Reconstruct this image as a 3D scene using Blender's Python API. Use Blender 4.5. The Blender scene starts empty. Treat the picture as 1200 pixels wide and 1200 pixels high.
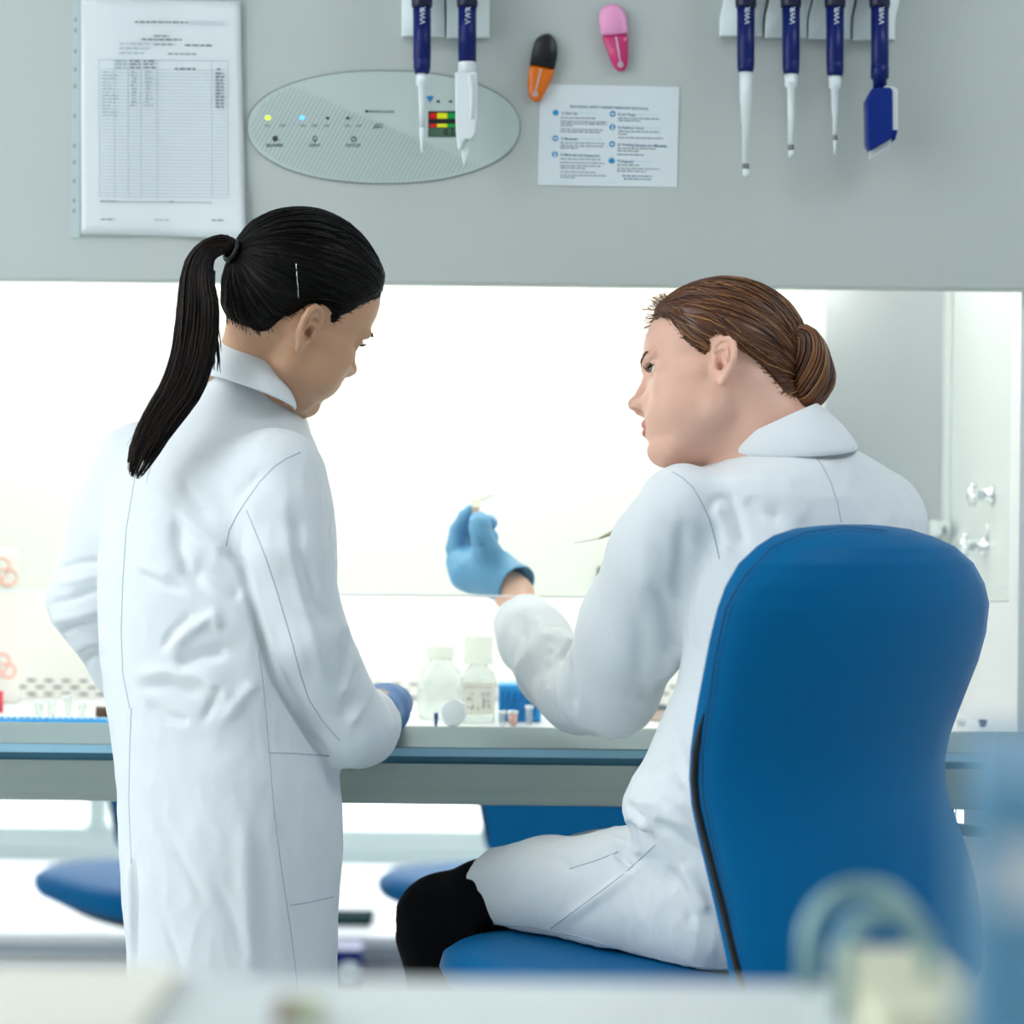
import bpy, bmesh, math, random
import numpy as np
from mathutils import Vector, Matrix, noise
from mathutils.bvhtree import BVHTree
random.seed(7); np.random.seed(7)
C = bpy.context.scene.collection
PI = math.pi
# ------------------------------------------------------------------ camera model
FPX, HC, ROLL = 3620.0, 1.18, math.radians(0.6)
cr, sr = math.cos(ROLL), math.sin(ROLL)
def P(px, py, d):
    dx, dy = px-600, py-600
    x = dx*cr + dy*sr; y = -dx*sr + dy*cr
    return np.array([x*d/FPX, d, HC - y*d/FPX])
def PV(px, py, d): return Vector(P(px, py, d))
def S(rpx, d): return rpx*d/FPX
def proj(v):
    x = FPX*v[:,0]/v[:,1]; y = -FPX*(v[:,2]-HC)/v[:,1]
    return 600 + x*cr - y*sr, 600 + x*sr + y*cr
sc = bpy.context.scene
cam_d = bpy.data.cameras.new('camera'); cam = bpy.data.objects.new('camera', cam_d); C.objects.link(cam)
cam.matrix_world = Matrix.Translation((0,0,HC)) @ Matrix.Rotation(PI/2,4,'X') @ Matrix.Rotation(ROLL,4,'Z')
cam_d.sensor_width = 36; cam_d.lens = 36*FPX/1200
cam_d.dof.use_dof = True; cam_d.dof.focus_distance = 3.62; cam_d.dof.aperture_fstop = 3.4
cam_d.clip_start = 0.05
sc.camera = cam
sc.view_settings.view_transform = 'Standard'
sc.view_settings.look = 'None'; sc.view_settings.gamma = 1.0
sc.view_settings.exposure = 0.22
# ------------------------------------------------------------------ materials
def lin(c):
    return tuple((x/12.92 if x <= .04045 else ((x+.055)/1.055)**2.4) for x in [v/255 for v in c])
MATS = {}
def mat(name, rgb, rough=.5, metal=0, spec=.5, bump=0, bscale=200, var=0, vscale=8, trans=0, sss=0, emit=0, coat=0, sheen=0, aniso=None, alpha=1, ior=1.45):
    m = bpy.data.materials.new(name); m.use_nodes = True
    nt = m.node_tree; b = nt.nodes['Principled BSDF']
    col = lin(rgb)+(1,)
    b.inputs['Base Color'].default_value = col
    b.inputs['Roughness'].default_value = rough; b.inputs['Metallic'].default_value = metal
    b.inputs['Specular IOR Level'].default_value = spec; b.inputs['IOR'].default_value = ior
    b.inputs['Transmission Weight'].default_value = trans
    b.inputs['Coat Weight'].default_value = coat; b.inputs['Sheen Weight'].default_value = sheen
    b.inputs['Alpha'].default_value = alpha
    if sss:
        b.inputs['Subsurface Weight'].default_value = sss
        b.inputs['Subsurface Radius'].default_value = (1,.35,.2); b.inputs['Subsurface Scale'].default_value = .006
    if emit:
        b.inputs['Emission Color'].default_value = col; b.inputs['Emission Strength'].default_value = emit
    tc = nt.nodes.new('ShaderNodeTexCoord')
    if aniso:
        mp = nt.nodes.new('ShaderNodeMapping'); mp.inputs['Scale'].default_value = aniso
        nt.links.new(tc.outputs['Object'], mp.inputs['Vector']); src = mp.outputs['Vector']
    else: src = tc.outputs['Object']
    if var:
        n = nt.nodes.new('ShaderNodeTexNoise'); n.inputs['Scale'].default_value = vscale; n.inputs['Detail'].default_value = 4
        mx = nt.nodes.new('ShaderNodeMix'); mx.data_type = 'RGBA'
        mx.inputs[6].default_value = tuple(x*(1-var) for x in col[:3])+(1,); mx.inputs[7].default_value = tuple(min(1,x*(1+var)) for x in col[:3])+(1,)
        nt.links.new(src, n.inputs['Vector']); nt.links.new(n.outputs['Fac'], mx.inputs[0]); nt.links.new(mx.outputs[2], b.inputs['Base Color'])
    if bump:
        n2 = nt.nodes.new('ShaderNodeTexNoise'); n2.inputs['Scale'].default_value = bscale; n2.inputs['Detail'].default_value = 3
        bp = nt.nodes.new('ShaderNodeBump'); bp.inputs['Strength'].default_value = bump; bp.inputs['Distance'].default_value = .002
        nt.links.new(src, n2.inputs['Vector']); nt.links.new(n2.outputs['Fac'], bp.inputs['Height']); nt.links.new(bp.outputs['Normal'], b.inputs['Normal'])
    MATS[name] = m
    return m
def glassy(name, tint, gloss=.05, fac=.08, body=0, bodycol=(255,255,255), ior=1.45):
    """thin clear pane or film: see-through with fresnel reflection and an optional milky body"""
    m = bpy.data.materials.new(name); m.use_nodes = True; nt = m.node_tree
    nt.nodes.remove(nt.nodes['Principled BSDF']); out = nt.nodes['Material Output']
    tr = nt.nodes.new('ShaderNodeBsdfTransparent'); tr.inputs[0].default_value = lin(tint)+(1,)
    gl = nt.nodes.new('ShaderNodeBsdfGlossy'); gl.inputs['Roughness'].default_value = gloss
    fr = nt.nodes.new('ShaderNodeFresnel'); fr.inputs[0].default_value = ior
    mx = nt.nodes.new('ShaderNodeMixShader'); last = tr.outputs[0]
    if body:
        df = nt.nodes.new('ShaderNodeBsdfDiffuse'); df.inputs[0].default_value = lin(bodycol)+(1,)
        tl = nt.nodes.new('ShaderNodeBsdfTranslucent'); tl.inputs[0].default_value = lin(bodycol)+(1,)
        m0 = nt.nodes.new('ShaderNodeMixShader'); m0.inputs[0].default_value = .5
        nt.links.new(df.outputs[0], m0.inputs[1]); nt.links.new(tl.outputs[0], m0.inputs[2])
        m1 = nt.nodes.new('ShaderNodeMixShader'); m1.inputs[0].default_value = body
        nt.links.new(tr.outputs[0], m1.inputs[1]); nt.links.new(m0.outputs[0], m1.inputs[2]); last = m1.outputs[0]
    ge = nt.nodes.new('ShaderNodeNewGeometry'); sb = nt.nodes.new('ShaderNodeMath'); sb.operation='SUBTRACT'; sb.inputs[0].default_value=1.0; nt.links.new(ge.outputs['Backfacing'], sb.inputs[1])
    mu = nt.nodes.new('ShaderNodeMath'); mu.operation='MULTIPLY'; nt.links.new(fr.outputs[0], mu.inputs[0]); nt.links.new(sb.outputs[0], mu.inputs[1])
    nt.links.new(mu.outputs[0], mx.inputs[0]); nt.links.new(last, mx.inputs[1]); nt.links.new(gl.outputs[0], mx.inputs[2])
    nt.links.new(mx.outputs[0], out.inputs[0]); MATS[name] = m
    return m
# ------------------------------------------------------------------ objects
def world_of(o):
    return (world_of(o.parent) @ o.matrix_parent_inverse @ o.matrix_basis) if o.parent else o.matrix_basis.copy()
def link(name, me, parent=None, mats=None):
    o = bpy.data.objects.new(name, me); C.objects.link(o)
    if parent is not None:
        o.parent = parent; o.matrix_parent_inverse = world_of(parent).inverted()
    for m in (mats or []): me.materials.append(m)
    return o
def mesh(name, v, f, mats, parent=None, smooth=True, mi=None):
    me = bpy.data.meshes.new(name)
    me.from_pydata([tuple(map(float,p)) for p in v], [], [tuple(map(int,q)) for q in f]); 
    if mi is not None: me.polygons.foreach_set('material_index', np.asarray(mi, dtype=np.int32))
    me.polygons.foreach_set('use_smooth', np.full(len(me.polygons), smooth))
    me.update()
    return link(name, me, parent, mats)
def empty(name, loc, label=None, cat=None, group=None, kind=None):
    o = bpy.data.objects.new(name, None); C.objects.link(o); o.location = loc
    bpy.context.view_layer.update()
    return tag(o, label, cat, group, kind)
def tag(o, label=None, cat=None, group=None, kind=None):
    if label: o['label'] = label
    if cat: o['category'] = cat
    if group: o['group'] = group
    if kind: o['kind'] = kind
    return o
class MB:
    def __init__(s): s.v=[]; s.f=[]; s.m=[]; s.sm=[]
    def add(s, v, f, m=0, smooth=True):
        b=len(s.v); s.v += [tuple(map(float,p)) for p in v]; s.f += [tuple(int(i)+b for i in q) for q in f]; s.m += [m]*len(f); s.sm += [smooth]*len(f); return s
    def box(s, lo, hi, m=0):
        x0,y0,z0=lo; x1,y1,z1=hi
        v=[(x0,y0,z0),(x1,y0,z0),(x1,y1,z0),(x0,y1,z0),(x0,y0,z1),(x1,y0,z1),(x1,y1,z1),(x0,y1,z1)]
        return s.add(v,[(0,3,2,1),(4,5,6,7),(0,1,5,4),(1,2,6,5),(2,3,7,6),(3,0,4,7)],m,False)
    def hexa(s, v, m=0): return s.add(v,[(0,3,2,1),(4,5,6,7),(0,1,5,4),(1,2,6,5),(2,3,7,6),(3,0,4,7)],m,False)
    def prism(s, pts, off, m=0, smooth=False):
        """closed outline pts (3d) extruded by vector off"""
        n=len(pts); pts=[np.array(p,float) for p in pts]; off=np.array(off,float)
        v=pts+[p+off for p in pts]
        f=[tuple(range(n-1,-1,-1)), tuple(range(n,2*n))]+[(i,(i+1)%n,n+(i+1)%n,n+i) for i in range(n)]
        return s.add(v,f,m,smooth)
    def lathe(s, prof, base, axis=(0,0,1), n=24, m=0, caps=True, smooth=True):
        """prof: (t along axis, radius)"""
        ax=Vector(axis).normalized(); u=ax.orthogonal().normalized(); w=ax.cross(u); base=Vector(base)
        v=[];f=[]
        for t,r in prof:
            for i in range(n):
                a=2*PI*i/n; v.append(base+ax*t+(u*math.cos(a)+w*math.sin(a))*r)
        k=len(prof)
        for j in range(k-1):
            for i in range(n): f.append((j*n+i,j*n+(i+1)%n,(j+1)*n+(i+1)%n,(j+1)*n+i))
        if caps: f.append(tuple(range(n-1,-1,-1))); f.append(tuple((k-1)*n+i for i in range(n)))
        return s.add(v,f,m,smooth)
    def tube(s, pts, r, n=8, m=0, caps=True, flat=1.0):
        pts=[Vector(p) for p in pts]; k=len(pts); rr=r if hasattr(r,'__len__') else [r]*k
        v=[];f=[]; prev=None
        for j in range(k):
            t=(pts[min(j+1,k-1)]-pts[max(j-1,0)])
            t = t.normalized() if t.length>1e-9 else Vector((0,0,1))
            if prev is None: u=t.orthogonal().normalized()
            else:
                u=prev-t*prev.dot(t); u = u.normalized() if u.length>1e-6 else t.orthogonal().normalized()
            prev=u; w=t.cross(u)
            for i in range(n):
                a=2*PI*i/n; v.append(pts[j]+(u*math.cos(a)+w*math.sin(a)*flat)*rr[j])
        for j in range(k-1):
            for i in range(n): f.append((j*n+i,j*n+(i+1)%n,(j+1)*n+(i+1)%n,(j+1)*n+i))
        if caps: f.append(tuple(range(n-1,-1,-1))); f.append(tuple((k-1)*n+i for i in range(n)))
        return s.add(v,f,m)
    def ball(s, c, r, n=16, m=0, sq=(1,1,1)):
        c=Vector(c); v=[];f=[]; k=n//2
        for j in range(k+1):
            th=PI*j/k
            for i in range(n):
                a=2*PI*i/n; v.append(c+Vector((math.sin(th)*math.cos(a)*sq[0],math.sin(th)*math.sin(a)*sq[1],math.cos(th)*sq[2]))*r)
        for j in range(k):
            for i in range(n): f.append((j*n+i,(j+1)*n+i,(j+1)*n+(i+1)%n,j*n+(i+1)%n))
        return s.add(v,f,m)
    def loft(s, rings, m=0, caps=True, smooth=True):
        n=len(rings[0]); v=[p for r in rings for p in r]; f=[]
        for j in range(len(rings)-1):
            for i in range(n): f.append((j*n+i,j*n+(i+1)%n,(j+1)*n+(i+1)%n,(j+1)*n+i))
        if caps: f.append(tuple(range(n-1,-1,-1))); f.append(tuple((len(rings)-1)*n+i for i in range(n)))
        return s.add(v,f,m,smooth)
    def build(s, name, mats, parent=None, bevel=0, seg=2):
        me=bpy.data.meshes.new(name); me.from_pydata(s.v,[],s.f)
        me.polygons.foreach_set('material_index',np.array(s.m,dtype=np.int32)); me.polygons.foreach_set('use_smooth',np.array(s.sm))
        me.update()
        bm=bmesh.new(); bm.from_mesh(me); bmesh.ops.recalc_face_normals(bm,faces=bm.faces); bm.to_mesh(me); bm.free()
        o=link(name,me,parent,mats if isinstance(mats,(list,tuple)) else [mats])
        if bevel:
            md=o.modifiers.new('bevel','BEVEL'); md.width=bevel; md.segments=seg; md.limit_method='ANGLE'; md.angle_limit=math.radians(40); md.harden_normals=False
        return o
def text_geo(body, size, bold=False, align='LEFT'):
    cu=bpy.data.curves.new('t','FONT'); cu.body=body; cu.size=size; cu.align_x=align; cu.align_y='CENTER'
    cu.offset = size*.02 if bold else 0; cu.resolution_u=2
    o=bpy.data.objects.new('t',cu); C.objects.link(o); bpy.context.view_layer.update()
    me=bpy.data.meshes.new_from_object(o.evaluated_get(bpy.context.evaluated_depsgraph_get()))
    v=[tuple(p.co) for p in me.vertices]; f=[tuple(p.vertices) for p in me.polygons]
    bpy.data.objects.remove(o); bpy.data.curves.remove(cu); bpy.data.meshes.remove(me)
    return v,f
def put_text(mb, body, px, py, d, hpx, m=0, bold=False, align='LEFT', rot=0):
    """lettering lying on a vertical face that looks at -Y; hpx = letter height in picture pixels"""
    v,f=text_geo(body, S(hpx,d)*1.35, bold, align); o=P(px,py,d); c,s_=math.cos(rot),math.sin(rot)
    mb.add([(o[0]+x*c-y*s_, o[1], o[2]+x*s_+y*c) for x,y,z in v], f, m, False)
# ------------------------------------------------------------------ implicit surfaces on a rectilinear grid
def axis(lo, hi, coarse, fine=None, flo=0, fhi=0):
    out=[lo]; x=lo
    while x<hi:
        x += fine if (fine and flo-coarse<=x<=fhi) else coarse
        out.append(x)
    return np.array(out,dtype=np.float32)
class Field:
    def __init__(s, xs, ys, zs):
        s.a=(xs,ys,zs); s.D=np.full((len(xs),len(ys),len(zs)),.5,dtype=np.float32)
    def _blk(s, lo, hi, mg):
        sl=[]
        for a,l,h in zip(s.a,lo,hi):
            i0=max(0,np.searchsorted(a,l-mg)-1); i1=min(len(a),np.searchsorted(a,h+mg)+1)
            if i1<=i0: return None
            sl.append(slice(i0,i1))
        X=s.a[0][sl[0]][:,None,None]; Y=s.a[1][sl[1]][None,:,None]; Z=s.a[2][sl[2]][None,None,:]
        return tuple(sl),X,Y,Z
    def op(s, fn, lo, hi, k, mode='add'):
        b=s._blk(lo,hi,k+.02)
        if b is None: return
        sl,X,Y,Z=b; d=fn(X,Y,Z); D=s.D[sl]
        if mode=='add':
            h=np.clip(k-np.abs(D-d),0,None); s.D[sl]=np.minimum(D,d)-h*h/(4*k)
        elif mode=='sub':
            h=np.clip(k-np.abs(D+d),0,None); s.D[sl]=np.maximum(D,-d)+h*h/(4*k)
    def cone(s,a,b,r1,r2=None,k=.01,mode='add'):
        a=np.asarray(a,float); b=np.asarray(b,float); r2=r1 if r2 is None else r2
        ba=b-a; L=float(ba@ba)+1e-12
        def fn(X,Y,Z):
            x=X-a[0];y=Y-a[1];z=Z-a[2]
            h=np.clip((x*ba[0]+y*ba[1]+z*ba[2])/L,0,1)
            return np.sqrt((x-h*ba[0])**2+(y-h*ba[1])**2+(z-h*ba[2])**2)-(r1+(r2-r1)*h)
        r=max(r1,r2); s.op(fn,np.minimum(a,b)-r,np.maximum(a,b)+r,k,mode)
    def chain(s,pts,rs,k=.006,mode='add'):
        for i in range(len(pts)-1): s.cone(pts[i],pts[i+1],rs[i],rs[i+1],k,mode)
    def ell(s,c,r,R=None,k=.01,mode='add'):
        c=np.asarray(c,float); r=np.asarray(r,float); R=np.eye(3) if R is None else np.asarray(R,float)
        def fn(X,Y,Z):
            x=X-c[0];y=Y-c[1];z=Z-c[2]
            q=[R[i][0]*x+R[i][1]*y+R[i][2]*z for i in range(3)]
            k0=np.sqrt(sum((q[i]/r[i])**2 for i in range(3)))+1e-9; k1=np.sqrt(sum((q[i]/r[i]**2)**2 for i in range(3)))+1e-9
            return k0*(k0-1)/k1
        ext=np.sqrt(sum((R[i]*r[i])**2 for i in range(3)))
        s.op(fn,c-ext,c+ext,k,mode)
    def column(s,secs,k=.01,p=2.3,mode='add'):
        """stack of ellipses: (z,cx,cy,rx,ry,angle)"""
        secs=sorted(secs); A=np.array(secs,float); zz=A[:,0]
        def fn(X,Y,Z):
            g=[np.interp(Z,zz,A[:,i]) for i in range(1,6)]
            ca,sa=np.cos(g[4]),np.sin(g[4]); x=X-g[0]; y=Y-g[1]
            u=np.abs((x*ca+y*sa)/g[2]); w=np.abs((-x*sa+y*ca)/g[3])
            d=((u**p+w**p)**(1/p)-1)*np.minimum(g[2],g[3])
            return np.maximum(d,np.maximum(zz[0]-Z,Z-zz[-1]))
        m=max(A[:,3].max(),A[:,4].max())
        lo=[A[:,1].min()-m,A[:,2].min()-m,zz[0]]; hi=[A[:,1].max()+m,A[:,2].max()+m,zz[-1]]
        s.op(fn,lo,hi,k,mode)
    def half(s,pt,n,k=.004,box=None):
        """cut away everything on the side n points to"""
        pt=np.asarray(pt,float); n=np.asarray(n,float); n=n/np.linalg.norm(n)
        fn=lambda X,Y,Z: -((X-pt[0])*n[0]+(Y-pt[1])*n[1]+(Z-pt[2])*n[2])
        lo,hi=box if box else ([a[0] for a in s.a],[a[-1] for a in s.a])
        s.op(fn,lo,hi,k,'sub')
    def mesh(s):
        D=s.D; I=D<0; nx,ny,nz=D.shape
        c=I[:-1,:-1,:-1].astype(np.int8)
        cnt=np.zeros((nx-1,ny-1,nz-1),np.int8)
        for dx in (0,1):
            for dy in (0,1):
                for dz in (0,1): cnt+=I[dx:nx-1+dx,dy:ny-1+dy,dz:nz-1+dz]
        act=np.argwhere((cnt>0)&(cnt<8)); N=len(act)
        ix,iy,iz=act.T; offs=[(dx,dy,dz) for dx in (0,1) for dy in (0,1) for dz in (0,1)]
        val=np.stack([D[ix+o[0],iy+o[1],iz+o[2]] for o in offs],1)
        acc=np.zeros((N,3)); num=np.zeros(N)
        cp=[np.stack([s.a[0][ix+o[0]],s.a[1][iy+o[1]],s.a[2][iz+o[2]]],1) for o in offs]
        for i in range(8):
            for j in range(i+1,8):
                if sum(abs(a-b) for a,b in zip(offs[i],offs[j]))!=1: continue
                a=val[:,i]; b=val[:,j]; m=(a<0)!=(b<0)
                t=np.where(m,a/(a-b+1e-20),0)[:,None]
                acc+=np.where(m[:,None],cp[i]+(cp[j]-cp[i])*t,0); num+=m
        V=acc/num[:,None]
        idx=np.full((nx-1,ny-1,nz-1),-1,np.int32); idx[ix,iy,iz]=np.arange(N)
        F=[]
        for ax in range(3):
            o=[0,0,0]; o[ax]=1
            A=I[:nx-o[0],:ny-o[1],:nz-o[2]]; B=I[o[0]:,o[1]:,o[2]:]
            e=np.argwhere(A!=B); b,cx=[(1,2),(2,0),(0,1)][ax]
            ok=(e[:,b]>0)&(e[:,cx]>0)&(e[:,b]<D.shape[b]-1)&(e[:,cx]<D.shape[cx]-1); e=e[ok]
            def cell(db,dc):
                q=e.copy(); q[:,b]-=db; q[:,cx]-=dc; return idx[q[:,0],q[:,1],q[:,2]]
            q=np.stack([cell(1,1),cell(0,1),cell(0,0),cell(1,0)],1)
            fl=~A[e[:,0],e[:,1],e[:,2]]; q[fl]=q[fl][:,::-1]; F.append(q)
        return V,np.concatenate(F)
def vnorm(V,F):
    n=np.zeros_like(V); fn=np.cross(V[F[:,2]]-V[F[:,0]],V[F[:,3]]-V[F[:,1]])
    for i in range(4): np.add.at(n,F[:,i],fn)
    return n/(np.linalg.norm(n,axis=1)[:,None]+1e-12)
def relax(V,F,it=1,lam=.5):
    for _ in range(it):
        acc=np.zeros_like(V); c=np.zeros(len(V))
        for i in range(4):
            np.add.at(acc,F[:,i],V[F[:,(i+1)%4]]); np.add.at(c,F[:,i],1); np.add.at(acc,F[:,(i+1)%4],V[F[:,i]]); np.add.at(c,F[:,(i+1)%4],1)
        V=V+lam*(acc/c[:,None]-V)
    return V
def folds(V,F,strokes,face=.15):
    """cloth folds: strokes (pixel polyline, half width px, height mm) pressed into the side of the cloth they lie on"""
    n=vnorm(V,F); px,py=proj(V); view=V-np.array([0,0,HC]); view/=np.linalg.norm(view,axis=1)[:,None]
    w=np.clip((-(n*view).sum(1)-face)/.3,0,1); disp=np.zeros(len(V))
    for pts,wd,amp in strokes:
        best=np.full(len(V),1e9); par=np.zeros(len(V)); L=len(pts)-1
        x0=min(p[0] for p in pts)-4*wd; x1=max(p[0] for p in pts)+4*wd; y0=min(p[1] for p in pts)-4*wd; y1=max(p[1] for p in pts)+4*wd
        sel=np.where((px>x0)&(px<x1)&(py>y0)&(py<y1)&(w>0))[0]
        if not len(sel): continue
        X=px[sel];Y=py[sel]; bd=np.full(len(sel),1e9); bt=np.zeros(len(sel))
        for i in range(L):
            (ax,ay),(bx,by)=pts[i],pts[i+1]; dx,dy=bx-ax,by-ay; l=dx*dx+dy*dy+1e-9
            t=np.clip(((X-ax)*dx+(Y-ay)*dy)/l,0,1); dd=np.hypot(X-ax-t*dx,Y-ay-t*dy)
            m=dd<bd; bd[m]=dd[m]; bt[m]=(i+t[m])/L
        taper=np.clip(np.minimum(bt,1-bt)*5+.25,0,1)
        disp[sel]+=amp*.001*np.exp(-(bd/wd)**2)*taper
    return V+n*(disp*w)[:,None]
def crumple(V,F,amp,scale,seed=0,stretch=(1,1,1)):
    n=vnorm(V,F); d=np.array([noise.noise(Vector((p[0]*stretch[0]/scale+seed,p[1]*stretch[1]/scale,p[2]*stretch[2]/scale))) for p in V])
    d2=np.array([noise.noise(Vector((p[0]*stretch[0]*2.3/scale+seed+9,p[1]*stretch[1]*2.3/scale,p[2]*stretch[2]*2.3/scale))) for p in V])
    return V+n*((d+.5*(1-2*np.abs(d2)))*amp)[:,None]
def bvh(V,F): return BVHTree.FromPolygons([tuple(p) for p in V],[tuple(map(int,f)) for f in F])
def cast(tree,px,py):
    o=Vector((0,0,HC)); d=(PV(px,py,1)-o).normalized()
    h=tree.ray_cast(o,d); return (h[0],h[1]) if h[0] is not None else (None,None)
def seams(mb,tree,lines,r=.0007,m=1,lift=.0002):
    for pts in lines:
        out=[]
        for i in range(len(pts)-1):
            n=max(2,int(math.hypot(pts[i+1][0]-pts[i][0],pts[i+1][1]-pts[i][1])/6))
            for j in range(n+(i==len(pts)-2)):
                t=j/n; h,nn=cast(tree,pts[i][0]+(pts[i+1][0]-pts[i][0])*t,pts[i][1]+(pts[i+1][1]-pts[i][1])*t)
                if h is None: continue
                q=h+nn*lift
                if out and (q-out[-1]).length>.03:
                    if len(out)>2: mb.tube(out,r,6,m)
                    out=[]
                out.append(q)
        if len(out)>2: mb.tube(out,r,6,m)
# ================================================================== materials
M_wall=mat('wall_paint',(226,231,232),.8); M_ceil=mat('ceiling_paint',(235,237,238),.9); M_floor=mat('floor_vinyl',(214,222,222),.35,var=.04,vscale=3)
M_frame=mat('window_frame',(205,218,216),.5); M_pane=glassy('window_glass',(250,252,252),.02)
M_panel=mat('cabinet_grey_paint',(186,193,190),.42,var=.015,vscale=2)
M_inner=mat('chamber_white',(240,240,235),.45); M_steel=mat('brushed_steel',(206,207,214),.38,metal=1,bump=.05,bscale=60,aniso=(1,1,30))
M_steel2=mat('chamber_side_steel',(232,236,238),.38,metal=.35)
M_rail=mat('rail_steel',(112,134,142),.5,metal=.5,bump=.05,bscale=40,aniso=(.6,20,20))
M_rail_b=mat('rail_blue_band',(146,190,210),.4,metal=.1); M_rail_d=mat('rail_shadow_gap_plastic',(70,122,146),.5)
M_apron=mat('apron_steel',(158,168,163),.38,metal=.85,bump=.06,bscale=40,aniso=(.6,20,20),var=.1,vscale=5)
M_sash=glassy('sash_glass',(249,252,250),.02); M_sashedge=mat('polished_glass_edge',(250,252,250),.4)
M_tube=mat('fluorescent_tube',(255,252,246),.5,emit=11); M_led=mat('ceiling_diffuser',(246,250,255),.6,emit=6.5)
M_white=mat('white_plastic',(225,233,235),.35); M_whiteg=mat('holder_plastic',(226,237,237),.35)
M_navy=mat('navy_plastic',(6,26,96),.3,spec=.3); M_navyd=mat('dark_navy_plastic',(10,14,52),.35); M_navy2=mat('royal_blue_plastic',(0,38,122),.32,spec=.3)
M_print=mat('print_white',(200,208,215),.5); M_black=mat('black_plastic',(12,13,14),.35); M_orange=mat('clear_orange_plastic',(255,128,8),.15,trans=.25)
M_pinkl=mat('pale_pink_plastic',(240,160,205),.35); M_pink=mat('clear_pink_plastic',(225,60,130),.15,trans=.2)
M_paper=mat('paper_white',(238,241,243),.7); M_card=mat('laminated_card',(216,225,228),.3); M_ink=mat('ink_grey',(105,118,128),.7); M_inkl=mat('ink_pale',(165,178,188),.7)
M_cyan=mat('ink_blue',(20,140,190),.6); M_inkb=mat('ink_dark_blue',(30,90,130),.6); M_inkd=mat('ink_dark',(50,62,66),.6); M_cyanl=mat('ink_pale_blue',(176,210,222),.6)
M_film=glassy('plastic_film',(252,253,253),.12,body=.05,bodycol=(230,238,240))
M_strip=mat('punched_strip_plastic',(186,200,200),.4)
M_metaltip=mat('chrome',(215,218,222),.15,metal=1); M_chrome=mat('tap_chrome',(225,228,232),.1,metal=1)
M_plate=mat('control_membrane',(190,203,200),.4); M_hatch=mat('control_hatch',(168,182,179),.4)
M_ledg=mat('lit_green_indicator',(190,255,60),.4,emit=1.5); M_ledb=mat('lit_blue_indicator',(80,170,255),.4,emit=1.5)
M_red=mat('display_red',(190,10,12),.4,emit=.25); M_yel=mat('display_yellow',(200,205,10),.4,emit=.25); M_grn=mat('display_green',(8,140,60),.4,emit=.25); M_lcd=mat('display_lcd',(70,105,85),.3)
M_tri=mat('blue_triangle',(20,125,190),.5)
# ================================================================== room
def structure(name, mb, m, bevel=0): return tag(mb.build(name,m,None,bevel),kind='structure')
X0,X1,Y0,Y1,ZT=-3.0,3.2,-1.2,8.6,2.7
structure('floor',MB().box((X0,Y0,-.1),(X1,Y1,0)),M_floor)
structure('ceiling',MB().box((X0,Y0,ZT),(X1,Y1,ZT+.1)),M_ceil)
lw=MB(); ly0,ly1,lz0,lz1=-.6,3.6,.85,2.4
lw.box((X0-.1,Y0,0),(X0,Y1,lz0)); lw.box((X0-.1,Y0,lz1),(X0,Y1,ZT)); lw.box((X0-.1,Y0,lz0),(X0,ly0,lz1)); lw.box((X0-.1,ly1,lz0),(X0,Y1,lz1)); structure('wall_left',lw,M_wall)
for i in range(3):
    a=ly0+(ly1-ly0)*i/3; b=ly0+(ly1-ly0)*(i+1)/3; w=MB(); t=.03
    w.box((X0-.08,a,lz0),(X0-.02,a+t,lz1)); w.box((X0-.08,b-t,lz0),(X0-.02,b,lz1)); w.box((X0-.08,a+t,lz0),(X0-.02,b-t,lz0+t)); w.box((X0-.08,a+t,lz1-t),(X0-.02,b-t,lz1)); w.box((X0-.052,a+t,lz0+t),(X0-.046,b-t,lz1-t),1)
    structure('window_%d'%(i+5),w,[M_frame,M_pane])
structure('wall_right',MB().box((X1,Y0,0),(X1+.1,Y1,ZT)),M_wall)
structure('wall_front',MB().box((X0-.1,Y0-.1,0),(X1+.1,Y0,ZT)),M_wall)
wb=MB(); wx0,wx1,wz0,wz1=-2.4,2.6,.26,2.45
wb.box((X0-.1,Y1,0),(X1+.1,Y1+.15,wz0)); wb.box((X0-.1,Y1,wz1),(X1+.1,Y1+.15,ZT)); wb.box((X0-.1,Y1,wz0),(wx0,Y1+.15,wz1)); wb.box((wx1,Y1,wz0),(X1+.1,Y1+.15,wz1))
structure('wall_back',wb,M_wall)
n=4
for i in range(n):
    a=wx0+(wx1-wx0)*i/n; b=wx0+(wx1-wx0)*(i+1)/n
    w=MB(); t=.03
    w.box((a,Y1+.02,wz0),(a+t,Y1+.09,wz1)); w.box((b-t,Y1+.02,wz0),(b,Y1+.09,wz1)); w.box((a+t,Y1+.02,wz0),(b-t,Y1+.09,wz0+t)); w.box((a+t,Y1+.02,wz1-t),(b-t,Y1+.09,wz1))
    w.box((a+t,Y1+.05,wz0+t),(b-t,Y1+.056,wz1-t),1)
    structure('window_%d'%(i+1),w,[M_frame,M_pane])
structure('trim_1',MB().box((wx0-.05,Y1-.05,wz0-.05),(wx1+.05,Y1,wz0)),M_frame)
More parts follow.
